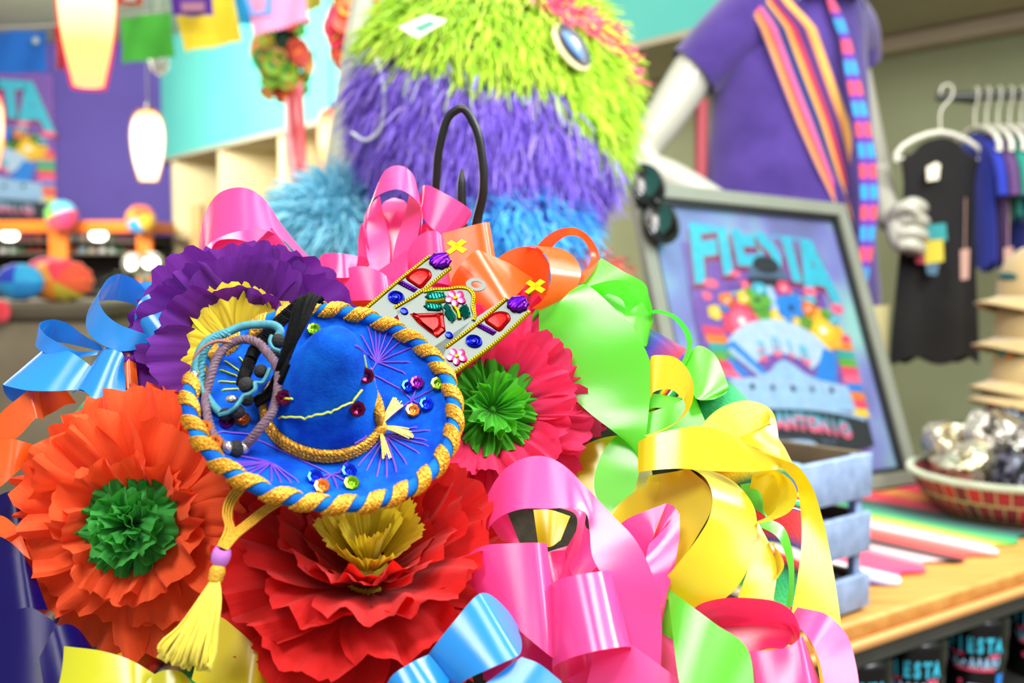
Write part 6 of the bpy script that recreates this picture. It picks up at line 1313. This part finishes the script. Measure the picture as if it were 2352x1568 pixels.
g = G(); add_grid(g, np.array(P)); o = obj('woven_band', g, BND, mn); md = o.modifiers.new('t', 'SOLIDIFY'); md.thickness = .003
P = [[sfront(l, y, .004) for l in (1600+q*34+(470-y)*.02 for q in (0, .5, 1))] for y in np.linspace(230, 520, 12)]
g = G(); add_grid(g, np.array([[W(1596+q*32+(y-230)*-.01, y, MN-.02-.012*math.sin(q*3.1)) for q in np.linspace(0, 1, 5)] for y in np.linspace(225, 560, 14)])); o = obj('sash_end', g, mat('rust_red_cloth', '#a04850', .85), mn); md = o.modifiers.new('t', 'SOLIDIFY'); md.thickness = .003
g = G(); rows = [[V(X0+a*math.cos(t), Y0+a*.8*math.sin(t), z) for t in np.linspace(0, 2*math.pi, 28, endpoint=False)] for a, z in ((.20, hipz+.05), (.215, hipz-.1), (.20, hipz-.3), (.19, hipz-.52))]
g2 = G(); 
for s in (-1, 1):
    tube(g2, [V(X0+s*.09, Y0, hipz+.02), V(X0+s*.10, Y0, hipz-.25), V(X0+s*.11, Y0+.02, PZ+.14)], [.125, .105, .085], 20, 4, caps=False)
obj('khaki_trousers', g2, mat('khaki_cloth', '#c4bc88', .85, var=.06, vscale=8), mn)
g = G(); box(g, V(X0, Y0, PZ/2), .56, .46, PZ-.004, bev=.012); tag(obj('mannequin_plinth', g, mat('white_plinth', '#c8c4b4', .6)), 'pale plinth under the mannequin, behind the sales table', 'plinth')
# ------------------------------------------------------------------ clothes rail on the right
RD = 2.72
rl = W(2170, 222, RD); rrp = W(2480, 246, RD-.05)
rack = thing('clothes_rail', 'dark metal clothes rail on the right, carrying shirts on white hangers', 'clothes rack', (rl[0], rl[1], 0))
rail_z = rl[2]; dirr = nz(V(rrp[0]-rl[0], rrp[1]-rl[1], 0)); RL0 = V(rl[0], rl[1], rail_z); RL1 = RL0+dirr*.75
RM = mat('dark_rail', '#3a4038', .4)
g = G(); tube(g, [RL0-dirr*.02, RL1], .011, 10, 1); obj('rail', g, RM, rack)
for p in (RL1,):
    g = G(); tube(g, [V(p[0], p[1], .02), p], .013, 10, 1); obj('upright', g, RM, rack)
    g = G(); box(g, V(p[0], p[1], .015), .05, .5, .03, bev=.004); obj('foot', g, RM, rack)
g = G(); bk_ = lp(1.28, .52, 0); tube(g, [RL0, RL0+LNN*.12, ], .010, 8, 1); obj('bracket', g, RM, rack)
HM = mat('white_hanger', '#dcdccc', .35); gperp = nz(V(-dirr[1], dirr[0], 0))
gar = [(2130, '#0a0a09', 'black sleeveless dress with a bright print, frontmost on the rail', 500, 1), (2235, '#1c30a8', 'royal blue shirt hanging just behind the black dress', 300, 0), (2255, '#5a3a70', 'plum purple shirt on the rail, between two blue ones', 290, 0), (2275, '#1c8a78', 'teal green shirt on the rail, right of the plum one', 200, 0), (2292, '#1830a8', 'bright blue shirt on the rail, right of the teal one', 310, 0), (2312, '#0f7a3c', 'emerald green shirt peeking out right of the bright blue one', 250, 0), (2326, '#0c0c10', 'black shirt on the rail near the right edge', 330, 0), (2346, '#12207a', 'navy blue shirt at the right edge of the photo', 320, 0), (2372, '#1c2c98', 'last blue shirt on the rail, cut by the right edge', 320, 0)]
for i, (px, col, label, hpx, front) in enumerate(gar):
    s = .070+.026*(i-1) if i else .0
    hk = RL0+dirr*s; u_ = RD/F
    # direction of the garment's shoulders: the front one faces us, the rest are nearly edge-on
    sd = nz(RIGHT*1.0+V(0, .12, 0)) if front else nz(dirr*.16+gperp*-.98)
    if front: hk = W(2175, 222, RD-.06); hk[2] = rail_z
    drop = 112*u_ if front else 118*u_; sw = 92*u_ if front else .13
    nk = hk-EZ*drop*.62
    if front: nk = W(2160, 305, RD-.06)
    hn = thing('clothes_hanger', ('white hanger holding the ' + label.split(',')[0].split(' hanging')[0].split(' on the rail')[0].split(' peeking')[0].split(' at the right')[0]), 'hanger', tuple(nk), 'white hangers on the rail')
    g = G(); tube(g, [nk, nk+EZ*(hk[2]-nk[2])*.55, hk+sd*.014-EZ*.004, hk+sd*.012+EZ*.016, hk+EZ*.020, hk-sd*.014+EZ*.012, hk-sd*.016-EZ*.002], .0022, 6, 4); obj('hook', g, HM, hn)
    shl = nk-sd*sw*1.12-EZ*.050; shr = nk+sd*sw*1.12-EZ*.050
    g = G(); tube(g, [shl-EZ*.018, shl, nk+EZ*.002, shr, shr-EZ*.018], .0065, 8, 4); tube(g, [shl-EZ*.01, shr-EZ*.01], .004, 8, 1); obj('arms', g, HM, hn)
    t = thing('garment', label, 'garment', tuple(nk-EZ*hpx*u_), 'garments on the rail'); m = mat('cloth_'+col, col, .9, sheen=.1, var=.12, vscale=14)
    L_ = hpx*u_; th = .022 if front else .0085; fr_ = nz(np.cross(sd, EZ)); 
    if fr_@BACK < 0: fr_ = -fr_
    g = G(); rows = []
    for v_, w_ in ((0, .62), (.03, .80), (.08, .96), (.2, .92), (.45, .96), (.7, 1.06), (.9, 1.14), (1.0, 1.16)):
        zc = nk-EZ*(.012+v_*L_)
        rows.append([zc+sd*sw*w_*math.cos(a)+fr_*th*math.sin(a)*(.6+.5*v_)*(1+.35*math.sin(6*a+i)*v_)-EZ*(.026*abs(math.cos(a))**2 if v_ < .05 else .01*math.sin(5*a)*(v_ == 1)) for a in np.linspace(0, 2*math.pi, 40, endpoint=False)])
    add_grid(g, spline(np.array(rows), 3), False, True); obj('cloth', g, m, t)
    if not front:
        for q in (-1, 1):
            g = G(); tube(g, [nk+sd*q*sw*.75-EZ*.05, nk+sd*q*sw*1.15-EZ*.10, nk+sd*q*sw*1.32-EZ*.17], [.012, .012, .012], 12, 3, caps=False); obj('sleeve', g, m, t)
    else:
        fo = lambda x, y, e=0: W(x, y, RD-.10-e)
        for nm, pts, c_ in (('teal_print', [(2118,518),(2172,512),(2176,552),(2122,556)], '#2a8c90'), ('yellow_print', [(2122,552),(2166,548),(2168,600),(2124,606)], '#c8b838'), ('red_print', [(2100,572),(2124,560),(2126,606),(2104,604)], '#a03048'), ('blue_print', [(2126,606),(2158,604),(2152,632),(2130,630)], '#4a6a80'), ('neck_tag', [(2128,384),(2150,372),(2160,378),(2156,412),(2130,416)], '#e8e4cc')):
            g = G(); slab(g, [fo(x, y) for x, y in pts], FWD*.002); obj(nm, g, mat('dress_'+c_, c_, .8), t)
for px, y0, y1, i in ((2216, 574, 640, 0), (2316, 570, 640, 1)):
    g = G(); P = [W(px-10, y0, RD-.16), W(px+11, y0-4, RD-.16), W(px+9, y1, RD-.16), W(px-9, y1+3, RD-.16)]; slab(g, P, FWD*.001); tube(g, [W(px, y0-2, RD-.159), W(px+2, y0-120, RD-.12)], .001, 5, 1)
    tag(flat(obj('hang_tag', g, mat('tan_tag', '#b08a7c', .7))), ('pinkish swing tag beside the black dress' if i == 0 else 'pinkish swing tag between the blue shirts near the right edge'), 'swing tag')
# ------------------------------------------------------------------ light, camera
def area(name, loc, tgt, size, power, col=(1, 1, 1)):
    l = bpy.data.lights.new(name, 'AREA'); l.energy = power; l.size = size; l.color = col
    o = bpy.data.objects.new(name, l); COL.objects.link(o); o.location = loc
    d = Vector(tgt)-Vector(loc); o.rotation_euler = d.to_track_quat('-Z', 'Y').to_euler(); return o
area('offscreen_light', (-.45, -.35, 2.6), (0, .55, 1.2), .5, 25, (1, .97, .93))
area('offscreen_light', (.55, .10, 2.65), (.1, .6, 1.2), .38, 20, (1, .98, .95))
area('offscreen_light', (.0, 1.6, 2.7), (.3, 2.0, 1.0), 1.0, 20, (1, .96, .9))
area('offscreen_light', (-2.2, 4.0, 2.65), (-3.0, 7.3, 1.5), 1.2, 240, (1, .95, .88))  # unseen area light, placed to brighten the orange cabinet front
area('offscreen_light', (1.4, 1.2, 2.7), (1.2, 2.2, 1.0), .8, 34, (1, .95, .88))
area('offscreen_light', (-2.7, 4.3, 2.5), (-.7, 5.4, 1.2), .9, 120, (1, .95, .86))  # fill added out of frame for the dark cubbies and cabinet
area('offscreen_light', (1.25, -.2, 2.2), (.4, 1.25, 1.0), .5, 20, (.95, .98, 1))  # added fill from the front right, lifting the crate face
area('offscreen_light', (1.0, .72, 2.0), (.5, 1.4, .92), .22, 15, (.92, .96, 1))  # extra low fill added out of view, close to the crate
wd = bpy.data.worlds.new('room_light'); SC.world = wd; wd.use_nodes = True
bg = wd.node_tree.nodes['Background']; bg.inputs[0].default_value = (1, .98, .96, 1); bg.inputs[1].default_value = .55
cam = bpy.data.cameras.new('camera'); cam.sensor_width = 36; cam.lens = 40; cam.clip_start = .05; cam.clip_end = 60
cam.dof.use_dof = True; cam.dof.focus_distance = .575; cam.dof.aperture_fstop = 8.0
co = bpy.data.objects.new('camera', cam); COL.objects.link(co); co.location = (0, 0, CZ); co.rotation_euler = (math.radians(86), 0, 0)
SC.camera = co
cy = SC.cycles; cy.max_bounces = 6; cy.diffuse_bounces = 3; cy.glossy_bounces = 3; cy.transmission_bounces = 4; cy.transparent_max_bounces = 8; cy.use_adaptive_sampling = True; cy.adaptive_threshold = .04; cy.use_denoising = True; cy.caustics_reflective = False; cy.caustics_refractive = False
vs = SC.view_settings; vs.view_transform = 'Standard'; vs.look = 'None'; vs.gamma = 1; vs.use_curve_mapping = False; vs.exposure = 0.1
